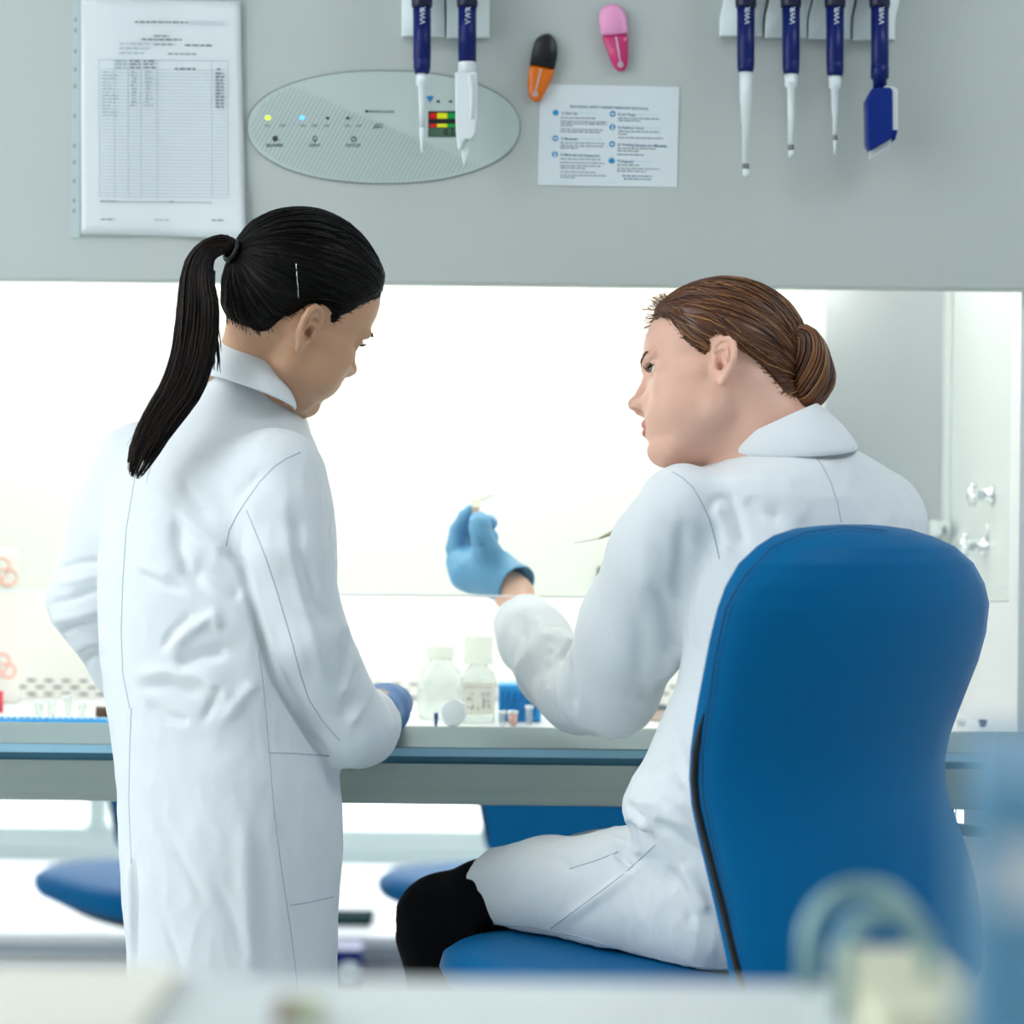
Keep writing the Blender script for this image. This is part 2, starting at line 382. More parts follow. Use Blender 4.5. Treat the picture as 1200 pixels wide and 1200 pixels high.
for k,(x,y) in enumerate([(-2.3,1.9),(-1.5,2.9),(1.5,2.9),(0,6.0)]):
    e=empty('ceiling_light',(x,y,ZT-.03),['square ceiling light panel %s'%t for t in ('beside the left windows','over the left of the cabinet front','over the right of the cabinet front','beyond the cabinet near the windows')][k],'ceiling light','ceiling light panels')
    f=MB(); f.box((x-.6,y-.3,ZT-.05),(x+.6,y-.27,ZT-.005)); f.box((x-.6,y+.27,ZT-.05),(x+.6,y+.3,ZT-.005)); f.box((x-.6,y-.27,ZT-.05),(x-.57,y+.27,ZT-.005)); f.box((x+.57,y-.27,ZT-.05),(x+.6,y+.27,ZT-.005))
    f.build('light_frame',M_frame,e); MB().box((x-.57,y-.27,ZT-.04),(x+.57,y+.27,ZT-.03)).build('diffuser',M_led,e)
w=bpy.data.worlds.new('sky'); sc.world=w; w.use_nodes=True
bg=w.node_tree.nodes['Background']; bg.inputs[0].default_value=(.97,.985,1,1); bg.inputs[1].default_value=3.3
# ================================================================== biosafety cabinet
D0=4.0
zp=float(P(600,334.5,D0)[2])                    # lower edge of the hood
XR,XL,ZTOP=.668,-1.25,2.2
cab=empty('biosafety_cabinet',(XL/2+XR/2,4.4,0),'large grey biosafety cabinet with brightly lit white chamber and steel front rail','cabinet')
h=MB(); h.box((XL-.05,D0,zp),(XR+.05,D0+.03,ZTOP)); h.build('front_hood',M_panel,cab,bevel=.004)
MB().box((XL-.05,D0+.032,1.64),(XR+.05,4.72,ZTOP)).build('upper_housing',M_panel,cab)
zs=float(P(600,697.5,4.03)[2])
s_=MB().box((XL+.005,4.034,zs),(XR-.018,4.039,zp+.05)).build('glass_sash',M_sash,cab); s_['label']='clear sliding glass sash'
MB().box((XL+.005,4.033,zs-.0025),(XR-.018,4.040,zs-.0001)).build('sash_lower_edge',M_sashedge,s_)
YB=4.66; ZW=.893
xs_=float(P(965,600,YB)[0]); xc=float(P(1113,600,YB)[0])
MB().box((XL,YB,.80),(xs_,YB+.02,1.64)).build('back_liner',M_inner,cab)
MB().box((xs_+.0005,YB,.80),(xc+.01,YB+.02,1.64)).build('polished_back_panel',M_steel,cab)
MB().box((xc,4.02,.80),(xc+.02,YB-.001,1.64)).build('side_wall',M_steel2,cab); MB().box((XL-.02,4.02,.80),(XL,YB-.001,1.64)).build('side_wall',M_steel2,cab)
MB().box((xc-.012,YB-.012,.9),(xc-.001,YB-.001,1.62)).build('corner_trim',M_steel2,cab)
MB().box((XL,4.04,1.625),(xc,YB-.001,1.639)).build('chamber_ceiling',M_inner,cab)
MB().box((XL,4.0,ZW-.03),(xc-.001,YB-.001,ZW)).build('work_surface',M_steel2,cab,bevel=.002)
for y in (4.16,4.42): 
    MB().lathe([(0,.013),(1.6,.013)],(XL+.15,y,1.595),(1,0,0),16).build('fluorescent_tube',M_tube,cab)
# intake slots low on the back liner
g=MB()
for r,z in enumerate((.9185,.9085,.8985)):
    for i in range(66):
        x=XL+.05+i*.0262+(r%2)*.0131
        if x<xs_-.03: g.box((x,YB-.0012,z-.0019),(x+.0125,YB+.001,z+.0019))
g.build('intake_slots',mat('slot_dark',(130,134,136),.8),cab)
# front rail: sloped top, blue bevel, dark gap, steel apron  (profile in y,z from pixel rows)
def prof(px,ps):
    return [np.array([0,d,P(600,py,d)[2]]) for py,d in ps]
def railpart(name,ps,m,x0=XL-.05,x1=XR+.02,back=.0,bevel=.0):
    pts=[np.array([x0,d,P(600,py,d)[2]]) for py,d in ps]
    return MB().prism(pts,(x1-x0,0,0)).build(name,m,cab,bevel)
railpart('arm_rest',[(852,3.985),(853,3.96),(876.5,3.845),(887,3.838),(887,3.86),(865,4.0)],M_rail)
railpart('rail_band',[(878,3.8365),(887.3,3.8345),(887.3,3.8375),(878,3.8435)],M_rail_b)
railpart('rail_gap',[(887.4,3.845),(896,3.848),(896,3.96),(887.4,3.96)],M_rail_d)
railpart('apron',[(896.2,3.842),(943,3.842),(943,4.0),(896.2,4.0)],M_apron)
MB().box((XL,4.001,.80),(XR-.03,4.65,ZW-.031)).build('base_pan',M_panel,cab)
for x in (XL+.03,XR-.06):
    for y in (4.1,4.6): MB().box((x,y-.025,.0),(x+.05,y+.025,.799)).build('stand_leg',M_wall,cab,bevel=.003)
# ---- oval control panel
ctl=MB(); n=96; cx,cy,rx,ry=449.5,149,160,66
pts=[P(cx+rx*math.copysign(abs(math.cos(2*PI*i/n))**.93,math.cos(2*PI*i/n)), cy+ry*math.copysign(abs(math.sin(2*PI*i/n))**.93,math.sin(2*PI*i/n)), D0-.0001) for i in range(n)]
ctl.prism(pts,(0,-.0022,0)); cp=ctl.build('control_panel',M_plate,cab); cp['label']='oval grey control panel'
dz=D0-.0026
hb=MB()
def inside(x,y,k=.97): return (abs(x-cx)/(rx*k))**2.1+(abs(y-cy)/(ry*k))**2.1<1
for i in range(-14,60):
    seg=[]
    for t in range(0,101):
        y=cy-ry+t*ry*2/100; x=300+i*5.3+(y-cy)*-.55
        lim = (x-300)*.62+60 if x<420 else 175
        if inside(x,y) and y>(92+max(0,(x-325))*.43) and x<560: seg.append((x,y))
    if len(seg)>3:
        a,b=seg[0],seg[-1]; hb.prism([P(a[0]-.8,a[1],dz),P(a[0]+.8,a[1],dz),P(b[0]+.8,b[1],dz),P(b[0]-.8,b[1],dz)],(0,-.0001,0))
hb.build('hatched_lines',M_hatch,cp)
rim=MB(); rim.tube([Vector(p)-Vector((0,.0022,0)) for p in pts+[pts[0]]],.0006,6); rim.build('panel_rim',mat('rim_grey',(120,130,130),.5),cp)
dz=D0-.0029
def dot(name,x,y,w,hh,m): return MB().prism([P(x-w+w*math.cos(a)+w,y+hh*math.sin(a),dz) for a in [2*PI*k/16 for k in range(16)]],(0,-.0008,0)).build(name,m,cp)
dot('indicator_light',314,138,3.2,2.4,M_ledg)['label']='lit green indicator'; dot('indicator_light',354,138,3,2.4,M_ledb)['label']='lit blue indicator'
for x,y in ((384,138.5),(407.5,138.5),(430,130.5),(513.5,119),(528,119)): dot('indicator_light',x,y,2.2,1.4,M_black)
for t,x,y,hp,bo,al in [(t,x,147.5,3.0,False,'CENTER') for t,x in (('ON',313),('OFF',331),('ON',354.5),('OFF',368.5),('UV',383),('ON',407),('OFF',421))]+[('BLOWER',322,170.5,3.6,True,'CENTER'),('LIGHT',369,170.5,3.6,True,'CENTER'),('OUTLET',414,170.5,3.6,True,'CENTER'),('MONITOR ALARM',433,130.8,2.6,True,'LEFT')]:
    lg=MB(); put_text(lg,t,x,y,dz,hp,0,bo,al); lg.build('legend_lettering',M_inkd,cp)
ic=MB()
for k in range(4):
    a=k*PI/2+.4; ic.prism([P(322.5+2.1*math.cos(a)+1.7*math.cos(b),162.5+2.1*math.sin(a)+1.7*math.sin(b),dz) for b in [2*PI*j/10 for j in range(10)]],(0,-.0002,0))
def ringpx(mb,x,y,r,w=.5):
    p=[Vector(P(x+r*math.cos(2*PI*j/20),y+r*math.sin(2*PI*j/20),dz)) for j in range(21)]; mb.tube(p,S(w,D0),5)
ic.build('fan_icon',M_inkd,cp); ic=MB(); ringpx(ic,369,162,2.4); ic.box(tuple(P(368.3,166.5,dz)),tuple(P(369.9,164.2,dz-.0003))); ic.build('bulb_icon',M_inkd,cp); ic=MB(); ringpx(ic,414.5,163,2.8); ic.build('socket_icon',M_inkd,cp); ic=MB()
ic.tube([PV(438,151,dz),PV(441,146,dz),PV(448,145,dz),PV(447,149,dz),PV(441,149,dz)],S(.5,D0),5)
ic.build('horn_icon',M_inkd,cp)
MB().prism([P(499,112.5,dz),P(508.5,112.5,dz),P(503.5,120.5,dz)],(0,-.0004,0)).build('marker_triangle',M_tri,cp)
ds=MB(); q=lambda x0,y0,x1,y1,m,dd: ds.prism([P(x0,y0,dd),P(x1,y0,dd),P(x1,y1,dd),P(x0,y1,dd)],(0,-.0004,0),m)
q(502,130.2,552,160.5,0,dz); d2=dz-.0006
for y0,y1 in ((132.5,139),(145.2,149.2)):
    q(503.5,y0,512,y1,1,d2); q(512.3,y0,524,y1,2,d2); q(524.3,y0,551,y1,3,d2)
q(503,150.2,551,159.6,4,d2)
put_text(ds,'0.53',520,155,d2-.0006,8,0,True)
ds.build('display_screen',[M_black,M_red,M_yel,M_grn,M_lcd],cp)
# ================================================================== things on the hood
def flat(name,quad,d,th,m,label,cat,bevel=0,group=None):
    return tag(MB().prism([P(x,y,d) for x,y in quad],(0,-th,0)).build(name,m,None,bevel),label,cat,group)
# log sheet in its plastic sleeve
def curl(x,y): return D0-.0035-.010*max(0,(y-150)/130)**2*max(0,(x-190)/95)-.0015*math.sin((x-95)/24.)
pg=MB(); nx,ny=24,24; v=[];f=[]
for j in range(ny+1):
    for i in range(nx+1):
        u,t=i/nx,j/ny; x=95+u*187-(1-t)*0+t*(u*6); y=(-2+u*4)+t*(276+u*1); v.append(P(x,y,curl(x,y)))
for j in range(ny):
    for i in range(nx): f.append((j*(nx+1)+i,j*(nx+1)+i+1,(j+1)*(nx+1)+i+1,(j+1)*(nx+1)+i))
pg.add(v,f,0); log=pg.build('log_sheet',M_paper); md=log.modifiers.new('t','SOLIDIFY'); md.thickness=.0004; md.offset=1
tag(log,'white A4 log sheet with ruled table inside the clear sleeve','paper sheet')
lm=MB()
def pline(x0,y0,x1,y1,w=.5,m=0,seg=8):
    for k in range(seg):
        a=k/seg;b=(k+1)/seg; xa,ya=x0+(x1-x0)*a,y0+(y1-y0)*a; xb,yb=x0+(x1-x0)*b,y0+(y1-y0)*b
        dxn,dyn=-(y1-y0),x1-x0; L=math.hypot(dxn,dyn); dxn*=w/L;dyn*=w/L
        dd=.0016
        lm.add([P(xa+dxn,ya+dyn,curl(xa,ya)-dd),P(xb+dxn,yb+dyn,curl(xb,yb)-dd),P(xb-dxn,yb-dyn,curl(xb,yb)-dd),P(xa-dxn,ya-dyn,curl(xa,ya)-dd)],[(0,1,2,3)],m,False)
for k in range(39): y=81+k*3.92; pline(117,y,267,y+1.5,.22,1)
pline(115,70,267,71.5,.3,1); pline(117,236,248,237.5,.35,0)
for x in (116,134,150,165,184,248,267): pline(x,71+(x-115)*.01,x+.6,232,.25,1)
lm.build('ruled_table',[M_ink,M_inkl],log); lm=MB()
rr=random.Random(3)
def words(x0,y,x1,w=.7,m=0):
    x=x0
    while x<x1:
        l=rr.uniform(3,8); pline(x,y+(x-x0)*.012,min(x+l,x1),y+(min(x+l,x1)-x0)*.012,w,m,1); x+=l+1.6
words(158,25.5,220,.9); pline(220,25,264,26,.3,1); pline(220,28,264,29,.3,1)
words(180,42,198,.8); words(166,46,213,.8); words(140,51,176,.6,1); words(180,52,205,.6); words(217,53,248,.9); words(140,56.5,176,.6,1); words(140,62,170,.6,1); words(197,63,230,.6)
lm.build('printed_heading',[M_ink,M_inkl],log); lm=MB()
for x0,x1 in ((135,148),(152,164),(168,182)):
    for y in (71.5,75,79): words(x0,y,x1,.7,0 if x0>140 else 1)
words(205,80.5,229,.9); words(254,81,259,.9)
for k in range(11): words(252.5,86+k*3.92,262+rr.uniform(-1,1),1.0,0); words(152+rr.uniform(0,4),84+k*3.92,160,.6,1); words(170,84+k*3.92,176+rr.uniform(0,4),.5,1)
for k in range(14): words(120,84+k*3.92,126+rr.uniform(0,14),.4,1)
lm.build('table_entries',[M_ink,M_inkl],log); lm=MB()
words(118,235.5,136,.6); words(198,236.5,205,.8); words(118,257,135,.7); words(181,257.5,198,.7,1); words(248,258,262,.8)
lm.build('printed_footer',[M_ink,M_inkl],log)
sl=empty('plastic_sleeve',P(190,150,D0-.004),'clear punched plastic sleeve hung on the hood left of the oval panel','plastic sleeve')
sv=[];sf=[]
for j in range(ny+1):
    for i in range(nx+1):
        u,t=i/nx,j/ny; x=93+u*196+t*u*3; y=-6+t*(285+u*-1); sv.append(P(x,y,curl(x,y)-.0034-.0008*math.sin(x/9+y/31.)))
o=mesh('film',sv,f,[M_film],sl); md=o.modifiers.new('t','SOLIDIFY'); md.thickness=.0003
st=MB(); st.prism([P(85,-8,D0-.0005),P(95,-8,D0-.0005),P(94,279,D0-.0005),P(82.5,279,D0-.0005)],(0,-.0012,0)); st.build('binding_strip',M_strip,sl)
M_hole=mat('hole_grey',(150,165,166),.6)
for y in (23,35.5,60,81.5,101,136,171,190,212,235,247):
    MB().prism([P(88.7-.009*(y-20)+1.9*math.cos(a),y+2.9*math.sin(a),D0-.0018) for a in [2*PI*k/14 for k in range(14)]],(0,-.0003,0)).build('punched_hole',M_hole,sl)
# instruction card
card=flat('instruction_card',[(633.5,98.5),(796,102),(793.5,219.5),(629.5,217)],D0-.0004,.0012,M_card,'white card with blue numbered instructions taped below the magnet clips','card')
kd=D0-.0018; km=MB(); RT=math.radians(-1.25)
def kline(x0,y,x1,w=.55,m=0):
    x=x0
    while x<x1-1:
        l=min(rr.uniform(2.5,7.5),x1-x); yy=y+(x-633)*.022
        km.prism([P(x,yy-w,kd),P(x+l,yy-w+l*.022,kd),P(x+l,yy+w+l*.022,kd),P(x,yy+w,kd)],(0,-.0001,0),m); x+=l+1.0
kt=lambda t,x,y,hp,m,al='LEFT': put_text(km,t,x,y,kd-.00005,hp,m,True,al,RT+ROLL*0)
kt('BIOLOGICAL SAFETY CABINET OPERATING PROTOCOL',714,126.3,2.7,1,'CENTER')
for t,x,y in (('1) Start Up',657.5,132.5),('2) Materials',657,162.5),('3) Materials and Equipment',656.5,181.3),('4) Air Purge',724,134),('5) Perform Work',724,149.5),('6) Working Samples and Materials',723.5,169.5),('7) Disposal',723,189)): kt(t,x,y,3.1,1)
off=lambda x,y: y-(x-633)*.022
for x0,x1,ys in ((657,698,[138]),(657,711,[142,144.6]),(657,671,[147.2]),(657,706,[151.4]),(657,703,[154.2]),(656.5,708,[167.2,170.5]),(656.5,677,[173.2]),(656.5,704,[186]),(656.5,708,[190.3]),(656.5,704,[194]),(656.5,686,[196.8]),(656.5,698,[201.2]),(656.5,710,[205]),(656.5,674,[207.8]),
                 (724.5,772,[138.5]),(724.5,750,[141.2]),(724.5,773,[153.8]),(724.5,737,[157]),(724.5,777,[161.2]),(723.5,769,[173.5]),(723.5,750,[176.6]),(723.5,754,[181]),(723.3,749,[193.2]),(723.3,773,[197.2]),(723.3,757,[200.3])):
    for y in ys: kline(x0,off(x0,y),x1,.55,0)
kline(729,off(729,206),764,.6,1); kline(731,off(731,209.6),763,.6,1); kline(705,off(705,213.6),719,.4,3); kline(648,off(648,212.5),672,.3,3)
for x0,y,x1 in ((672,132,698),(675,162.5,706),(742,134,772),(744,149.5,776),(742,189,765)): kline(x0,off(x0,y),x1,.3,3)
for x,y,t in ((651.2,132,0),(650.8,162.2,1),(650.3,180.8,2),(718,133.4,1),(717.7,149,2),(717.3,169,1),(716.8,188.4,0)):
    km.prism([P(x+3.5*math.cos(a),y+3.5*math.sin(a),kd) for a in [2*PI*k/24 for k in range(24)]],(0,-.0002,0),2)
    if t==1: km.prism([P(x+2*math.cos(a),y+1.3*math.sin(a),kd-.00025) for a in [2*PI*k/12 for k in range(12)]],(0,-.0001,0),4)
    if t==2: km.prism([P(x-1,y+2.4,kd-.00025),P(x+1.5,y+2.4,kd-.00025),P(x+.4,y-2.4,kd-.00025),P(x-.6,y-2.4,kd-.00025)],(0,-.0001,0),4)
km.build('printed_text',[M_ink,M_inkb,M_cyan,M_cyanl,M_card],card)
# magnet clips
def clip(name,top,bot,logo,mt,mb_,label):
    e=empty(name,P(*logo[0],D0-.01),label,'magnet clip','magnetic clips on the hood')
    def slab(nm,pts,d0,th,m,nrm=.86):
        c=np.mean(pts,0); r=[]
        for k,(s2,t) in enumerate(((1,0),(1,th*.45),(.95,th*.8),(nrm,th))): r.append([P(c[0]+(x-c[0])*s2,c[1]+(y-c[1])*s2,d0-t) for x,y in pts])
        return MB().loft(r).build(nm,m,e)
    slab('clip_cap',top,D0-.0015,.014,mt); slab('clip_jaw',bot,D0-.0015,.011,mb_)
    (x0,y0),(x1,y1)=logo; lo=MB(); dd=D0-.0128
    lo.tube([PV(x0,y0,dd),PV(x1,y1,dd)],S(.8,D0),6); lo.ball(P(x0,y0,dd),S(1.4,D0),10)
    lo.tube([PV(x1+2.6*math.cos(2*PI*k/16),y1+2.6*math.sin(2*PI*k/16)+2,dd) for k in range(17)],S(.7,D0),6); lo.ball(P(x1,y1+2,dd),S(1.1,D0),8)
    lo.build('logo_print',M_print,e)
def smoothpoly(p,n=3):
    p=[np.array(a,float) for a in p]
    for _ in range(n):
        q=[]
        for i in range(len(p)):
            a,b=p[i],p[(i+1)%len(p)]; q+= [a*.75+b*.25,a*.25+b*.75]
        p=q
    return p
orc=lambda x,y:(580+x/4.615,y/4.615)
clip('magnet_clip',smoothpoly([orc(*a) for a in [(190,335),(186,352),(250,362),(318,376),(326,368),(338,300),(338,240),(310,185),(270,178),(222,205),(202,265)]],2),
     smoothpoly([orc(*a) for a in [(186,340),(250,356),(322,370),(318,400),(302,440),(272,500),(246,552),(212,552),(180,522),(176,440)]],2),
     (orc(248,378),orc(218,500)),M_black,M_orange,'black and clear orange magnet clip holding the card corner')
clip('magnet_clip',smoothpoly([orc(*a) for a in [(572,182),(578,196),(650,190),(716,182),(722,176),(716,100),(696,48),(650,20),(600,26),(566,62),(558,110)]],2),
     smoothpoly([orc(*a) for a in [(572,186),(640,188),(720,176),(722,260),(722,345),(702,385),(660,388),(634,350),(604,270)]],2),
     (orc(656,204),orc(680,340)),M_pinkl,M_pink,'pale pink and magenta magnet clip high on the hood')
# pipette holders and pipettes
def holder(xc_,w,yb,skew,label):
    e=empty('pipette_holder',P(xc_,yb,D0-.02),label,'pipette holder','white pipette holders on the hood')
    r=[]
    pts=smoothpoly([(xc_-w/2+skew,-50),(xc_+w/2+skew,-50),(xc_+w/2+skew,0),(xc_+w/2,yb*.45),(xc_+w/2,yb-3),(xc_+w/2,yb),(xc_+w/2-3,yb),(xc_-w/2+3,yb),(xc_-w/2,yb),(xc_-w/2,yb-3),(xc_-w/2,yb*.45),(xc_-w/2+skew,0)],2)
    c=np.mean(pts,0)
    for s2,t in ((1,0),(1,.012),(.97,.0155),(.92,.017)): r.append([P(c[0]+(x-c[0])*s2,c[1]+(y-c[1])*s2,D0-.0005-t) for x,y in pts])
    MB().loft(r).build('back_block',M_whiteg,e)
    for sg in (-1,1): MB().hexa([P(xc_+sg*18-3,-12,D0-.017),P(xc_+sg*18+3,-12,D0-.017),P(xc_+sg*18+3,-12,D0-.05),P(xc_+sg*18-3,-12,D0-.05),P(xc_+sg*18-3,-40,D0-.017),P(xc_+sg*18+3,-40,D0-.017),P(xc_+sg*18+3,-40,D0-.05),P(xc_+sg*18-3,-40,D0-.05)]).build('fork_arm',M_white,e,bevel=.001)
holder(496,51,43.5,0,'white pipette holder, left of the pair above the oval panel'); holder(548.5,51,45,0,'white pipette holder, right of the pair above the oval panel')
for xx,wd,yb,k in ((868.5,51,43,'first from the left'),(921,50,44.5,'second from the left'),(972,50,46,'third from the left'),(1024,50,47.5,'fourth from the left')): holder(xx,wd,yb,6,'white pipette holder %s in the row of four'%k)
PD=3.945
def pipette(x0,segs,label,ytop=-75,extra=None,lean=0):
    e=empty('pipette',P(x0,0,PD),label,'pipette','navy pipettes hanging on the hood')
    ax=(P(x0,100,PD)-P(x0,0,PD)); ax=ax/np.linalg.norm(ax)
    def part(nm,prof_,m): return MB().lathe([(S(y,PD),S(r,PD)) for y,r in prof_],P(x0,0,PD),ax,28).build(nm,m,e)
    for nm,prof_,m in segs: part(nm,prof_,m)
    part('grip_sleeve',[(ytop,12.5),(-2,12.5),(6,12.2),(9,11.6)],M_navyd); part('plunger_button',[(ytop-30,9),(ytop-26,10),(ytop-16,10),(ytop-15,4),(ytop,4)],M_navy)
    t=MB()
    v,f=text_geo('VWR',S(7.2,PD)*1.25,True); R_=S(11.0,PD); o=P(x0,0,PD)
    vv=[]
    for a,b,c in v:
        b2=-b/R_+.15; vv.append((o[0]+R_*math.sin(b2), o[1]-R_*math.cos(b2), o[2]-S(30,PD)+a))
    t.add(vv,f,0,False); t.build('brand_lettering',M_print,e)
    return e
pipette(494.5,[('handle',[(8,10.6),(69,10.4),(70,9.8),(71,10.3),(80,10),(86.5,8.2)],M_navy),('shaft',[(86,7.2),(100,7),(101.5,4.6),(118,4.2),(120,3.8),(150,3)],M_white),('tip_cone',[(150,3),(156,3),(178,1.2),(179,.8)],M_white)],'navy pipette with slim white shaft hanging left of the tweezer-nosed one')
p2=pipette(547.5,[('handle',[(8,10.8),(73,10.6)],M_navy),('collar',[(73,10.6),(74,10.8),(87,10.9)],M_white)],'navy pipette with wide white shroud and pointed tip over the display')
x=546.5
def slab2(e,nm,pts,d,th,m,bev=.0008): return MB().prism([P(a,b,d) for a,b in pts],(0,-th,0)).build(nm,m,e,bev)
slab2(p2,'shroud',[(x-13,87),(x+13,87),(x+13.2,140),(x+11,160),(x+6,166),(x-2,166),(x-6,178),(x-9.5,176),(x-12,158)],PD+.012,.024,M_white,.004)
slab2(p2,'rib',[(x+1,87),(x+6,87),(x+8.5,108),(x+7,140),(x+4,140),(x+4.5,108)],PD-.011,.005,M_white,.001)
slab2(p2,'tip_cone',[(x+1,165),(x+5,166),(x+2.5,180),(x-3,196),(x-6,180),(x-1.5,170)],PD+.004,.007,mat('clear_tip',(228,240,242),.2),.001)
ring=mat('print_grey_ring',(120,126,132),.4)
pipette(874,[('handle',[(8,10.6),(69,10.2),(70,9.8),(71,10.3),(80,9.8),(84.5,8.8)],M_navy),('shaft',[(84,7.9),(120,7),(121,6.3),(143,5.6),(144,4.6),(192,3.9)],M_white),('grey_ring',[(192,4.1),(198,4.1)],ring),('tip_cone',[(198,3.9),(208,3.6)],M_white)],'navy pipette with the longest white shaft, first of the row of four')
pipette(927,[('handle',[(8,10.6),(71,10.2),(72,9.8),(73,10.3),(82,9.8),(87,8.8)],M_navy),('shaft',[(87,7.8),(101,7.4),(103,4.6),(130,4.2),(170,3.2)],M_white),('grey_ring',[(170,3.6),(176,3.5)],ring),('tip_cone',[(176,3.2),(184,2.8)],M_white)],'navy pipette with plain white shaft, second of the row of four')
pipette(978.5,[('handle',[(8,10.6),(73,10.2),(74,9.8),(75,10.3),(84,9.8),(89,8.8)],M_navy),('shaft',[(89,7.4),(103,7),(104,4.8),(133,3.8),(134,3),(159,2.6)],M_white),('grey_ring',[(159,3.1),(164,3)],ring),('tip_cone',[(164,2.4),(181,1.3)],M_white)],'navy pipette with narrow pointed white shaft, third of the row of four')
p6=pipette(1031,[('handle',[(8,10.6),(76,10.4),(77,9.8),(78,11),(92,10.6),(93.5,8.2),(105,8.2)],M_navy)],'navy pipette with flat multichannel head, last of the row of four')
slab2(p6,'channel_head',[(1019,107),(1022,105.5),(1041.5,105.5),(1043,110),(1043.5,164),(1016.5,180),(1012.5,172),(1011.5,121)],PD+.014,.028,M_navy2,.003)
slab2(p6,'tip_ejector',[(1034,102.5),(1046,103.5),(1050.5,107),(1050.5,154),(1044,155),(1044,108),(1034,106)],PD+.008,.016,M_white,.001)
slab2(p6,'ejector_foot',[(1044,154),(1050,155),(1047,166),(1044,167)],PD+.01,.02,M_navy2,.001)
for k in range(8):
    xx=1019.5+k*3.0; yy=179-k*1.75; slab2(p6,'channel_nozzle',[(xx-.9,yy-2),(xx+.9,yy-3),(xx+.9,yy+7),(xx-.9,yy+8)],PD+.004,.006,M_white,.0004)
# ================================================================== inside the chamber
M_milk=glassy('milky_bottle_plastic',(244,248,246),.12,body=.30,bodycol=(236,240,236)); M_clearcap=glassy('clear_cap_plastic',(242,245,242),.12,body=.22,bodycol=(240,240,230))
M_lab=mat('bottle_label',(236,234,220),.6); M_rackb=mat('rack_blue',(50,165,228),.4); M_rackd=mat('rack_deep_blue',(0,120,200),.4); M_rackl=mat('rack_pale_blue',(150,205,235),.4)
M_bag=mat('pouch_white',(240,236,228),.5,bump=.3,bscale=30); M_bagp=mat('pouch_pink_print',(246,188,176),.5); M_brown=mat('amber_brown',(70,48,24),.3); M_beige=mat('tray_beige',(226,206,192),.5)
M_purple=mat('cap_purple',(70,66,110),.4); M_redt=mat('tag_red',(226,70,90),.4); M_pinkliq=mat('sample_pink',(250,205,190),.3,trans=.3)
def bottle(xc_,d,yb,wpx,ytop_b,ysh,ycap,label,lab=False,turn=0):
    z0=ZW+.0005; zt=float(P(xc_,ytop_b,d)[2]); x=float(P(xc_,800,d)[0]); w=S(wpx,d)/2
    e=empty('media_bottle',(x,d,ZW),label,'bottle','square media bottles in the chamber')
    zsh=float(P(xc_,ysh,d)[2]); zc=float(P(xc_,ycap,d)[2]); ca,sa=math.cos(turn),math.sin(turn)
    def ring(z,r,p,n=32):
        o=[]
        for i in range(n):
            a=2*PI*i/n; c,s2=math.cos(a),math.sin(a); u=r*math.copysign(abs(c)**(2/p),c); q=r*math.copysign(abs(s2)**(2/p),s2); o.append((x+u*ca-q*sa,d+u*sa+q*ca,z))
        return o
    rs=[ring(z0,w*.9,5),ring(z0+.003,w,5),ring(zsh-.004,w,5),ring(zsh+(zt-zsh)*.35,w*.86,4),ring(zsh+(zt-zsh)*.8,w*.58,2.5),ring(zt,w*.52,2)]
    MB().loft(rs).build('bottle_body',M_milk,e)
    cp_=MB(); kc=.80 if lab else .62; cp_.lathe([(0,w*.50),(.001,w*kc),(zc-zt-.003,w*kc),(zc-zt,w*kc*.9)],(x,d,zt+.0003),(0,0,1),28); cap_=cp_.build('cap',M_clearcap,e)
    if lab:
        l=MB(); l.box((x-w*.82,d-w-.0012,z0+.012),(x+w*.9,d-w-.0006,zsh-.006)); lb=l.build('paper_label',M_lab,e)
        sc_=MB(); r3=random.Random(5)
        for row in range(6):
            zz=zsh-.013-row*(zsh-z0-.03)/6; xx=x-w*.7
            while xx<x+w*.7:
                if row<1: sc_.tube([(xx,d-w-.0015,zz),(xx+.004,d-w-.0015,zz+.0002)],.0004,5); xx+=.005
                else:
                    if r3.random()<.55: sc_.tube([(xx+r3.uniform(0,.005),d-w-.0015,zz+r3.uniform(-.004,.004)) for _ in range(4)],.0005,5)
                    xx+=.007
        sc_.build('handwriting',M_ink,lb)
    return e
bottle(516,4.27,850,52,772,795,758,'squat clear square bottle, left of the labelled bottle',turn=.1)
bottle(560.5,4.20,850,41,779,793,746,'clear square bottle with handwritten label and clear screw cap',lab=True)
e=empty('tube_rack',P(608,848,4.25),'bright blue ribbed rack standing right of the labelled bottle','rack')
r_=MB(); x0=float(P(584,820,4.25)[0]); x1=float(P(634,820,4.25)[0]); zt=float(P(600,801,4.25)[2]); r_.box((x0,4.22,ZW+.0005),(x1,4.29,zt)); r_.build('rack_body',M_rackb,e,bevel=.003)
for k in range(6):
    xx=x0+.004+k*(x1-x0-.006)/6; MB().box((xx,4.215,ZW+.004),(xx+.004,4.2197,zt-.008)).build('rib',M_rackd,e,bevel=.0008)
def microtube(px,d,label,hgt=.02,r=.0055,capm=None,bodym=None,cap=True):
    x=float(P(px,840,d)[0]); e=empty('micro_tube',(x,d,ZW),label,'tube','small tubes on the work surface')
    MB().lathe([(0,r*.45),(hgt*.45,r*.8),(hgt,r*.85)],(x,d,ZW+.0004),(0,0,1),16).build('tube_body',bodym or M_milk,e)
    if cap: MB().lathe([(0,r),(.004,r),(.0045,r*.8)],(x,d,ZW+hgt+.0005),(0,0,1),16).build('cap',capm or M_white,e)
    return e
microtube(601,4.14,'small pinkish tube with white cap in front of the blue rack',.016,.0075,bodym=M_pinkliq)
microtube(588,4.12,'small white capped tube between labelled bottle and blue rack',.017,.006)
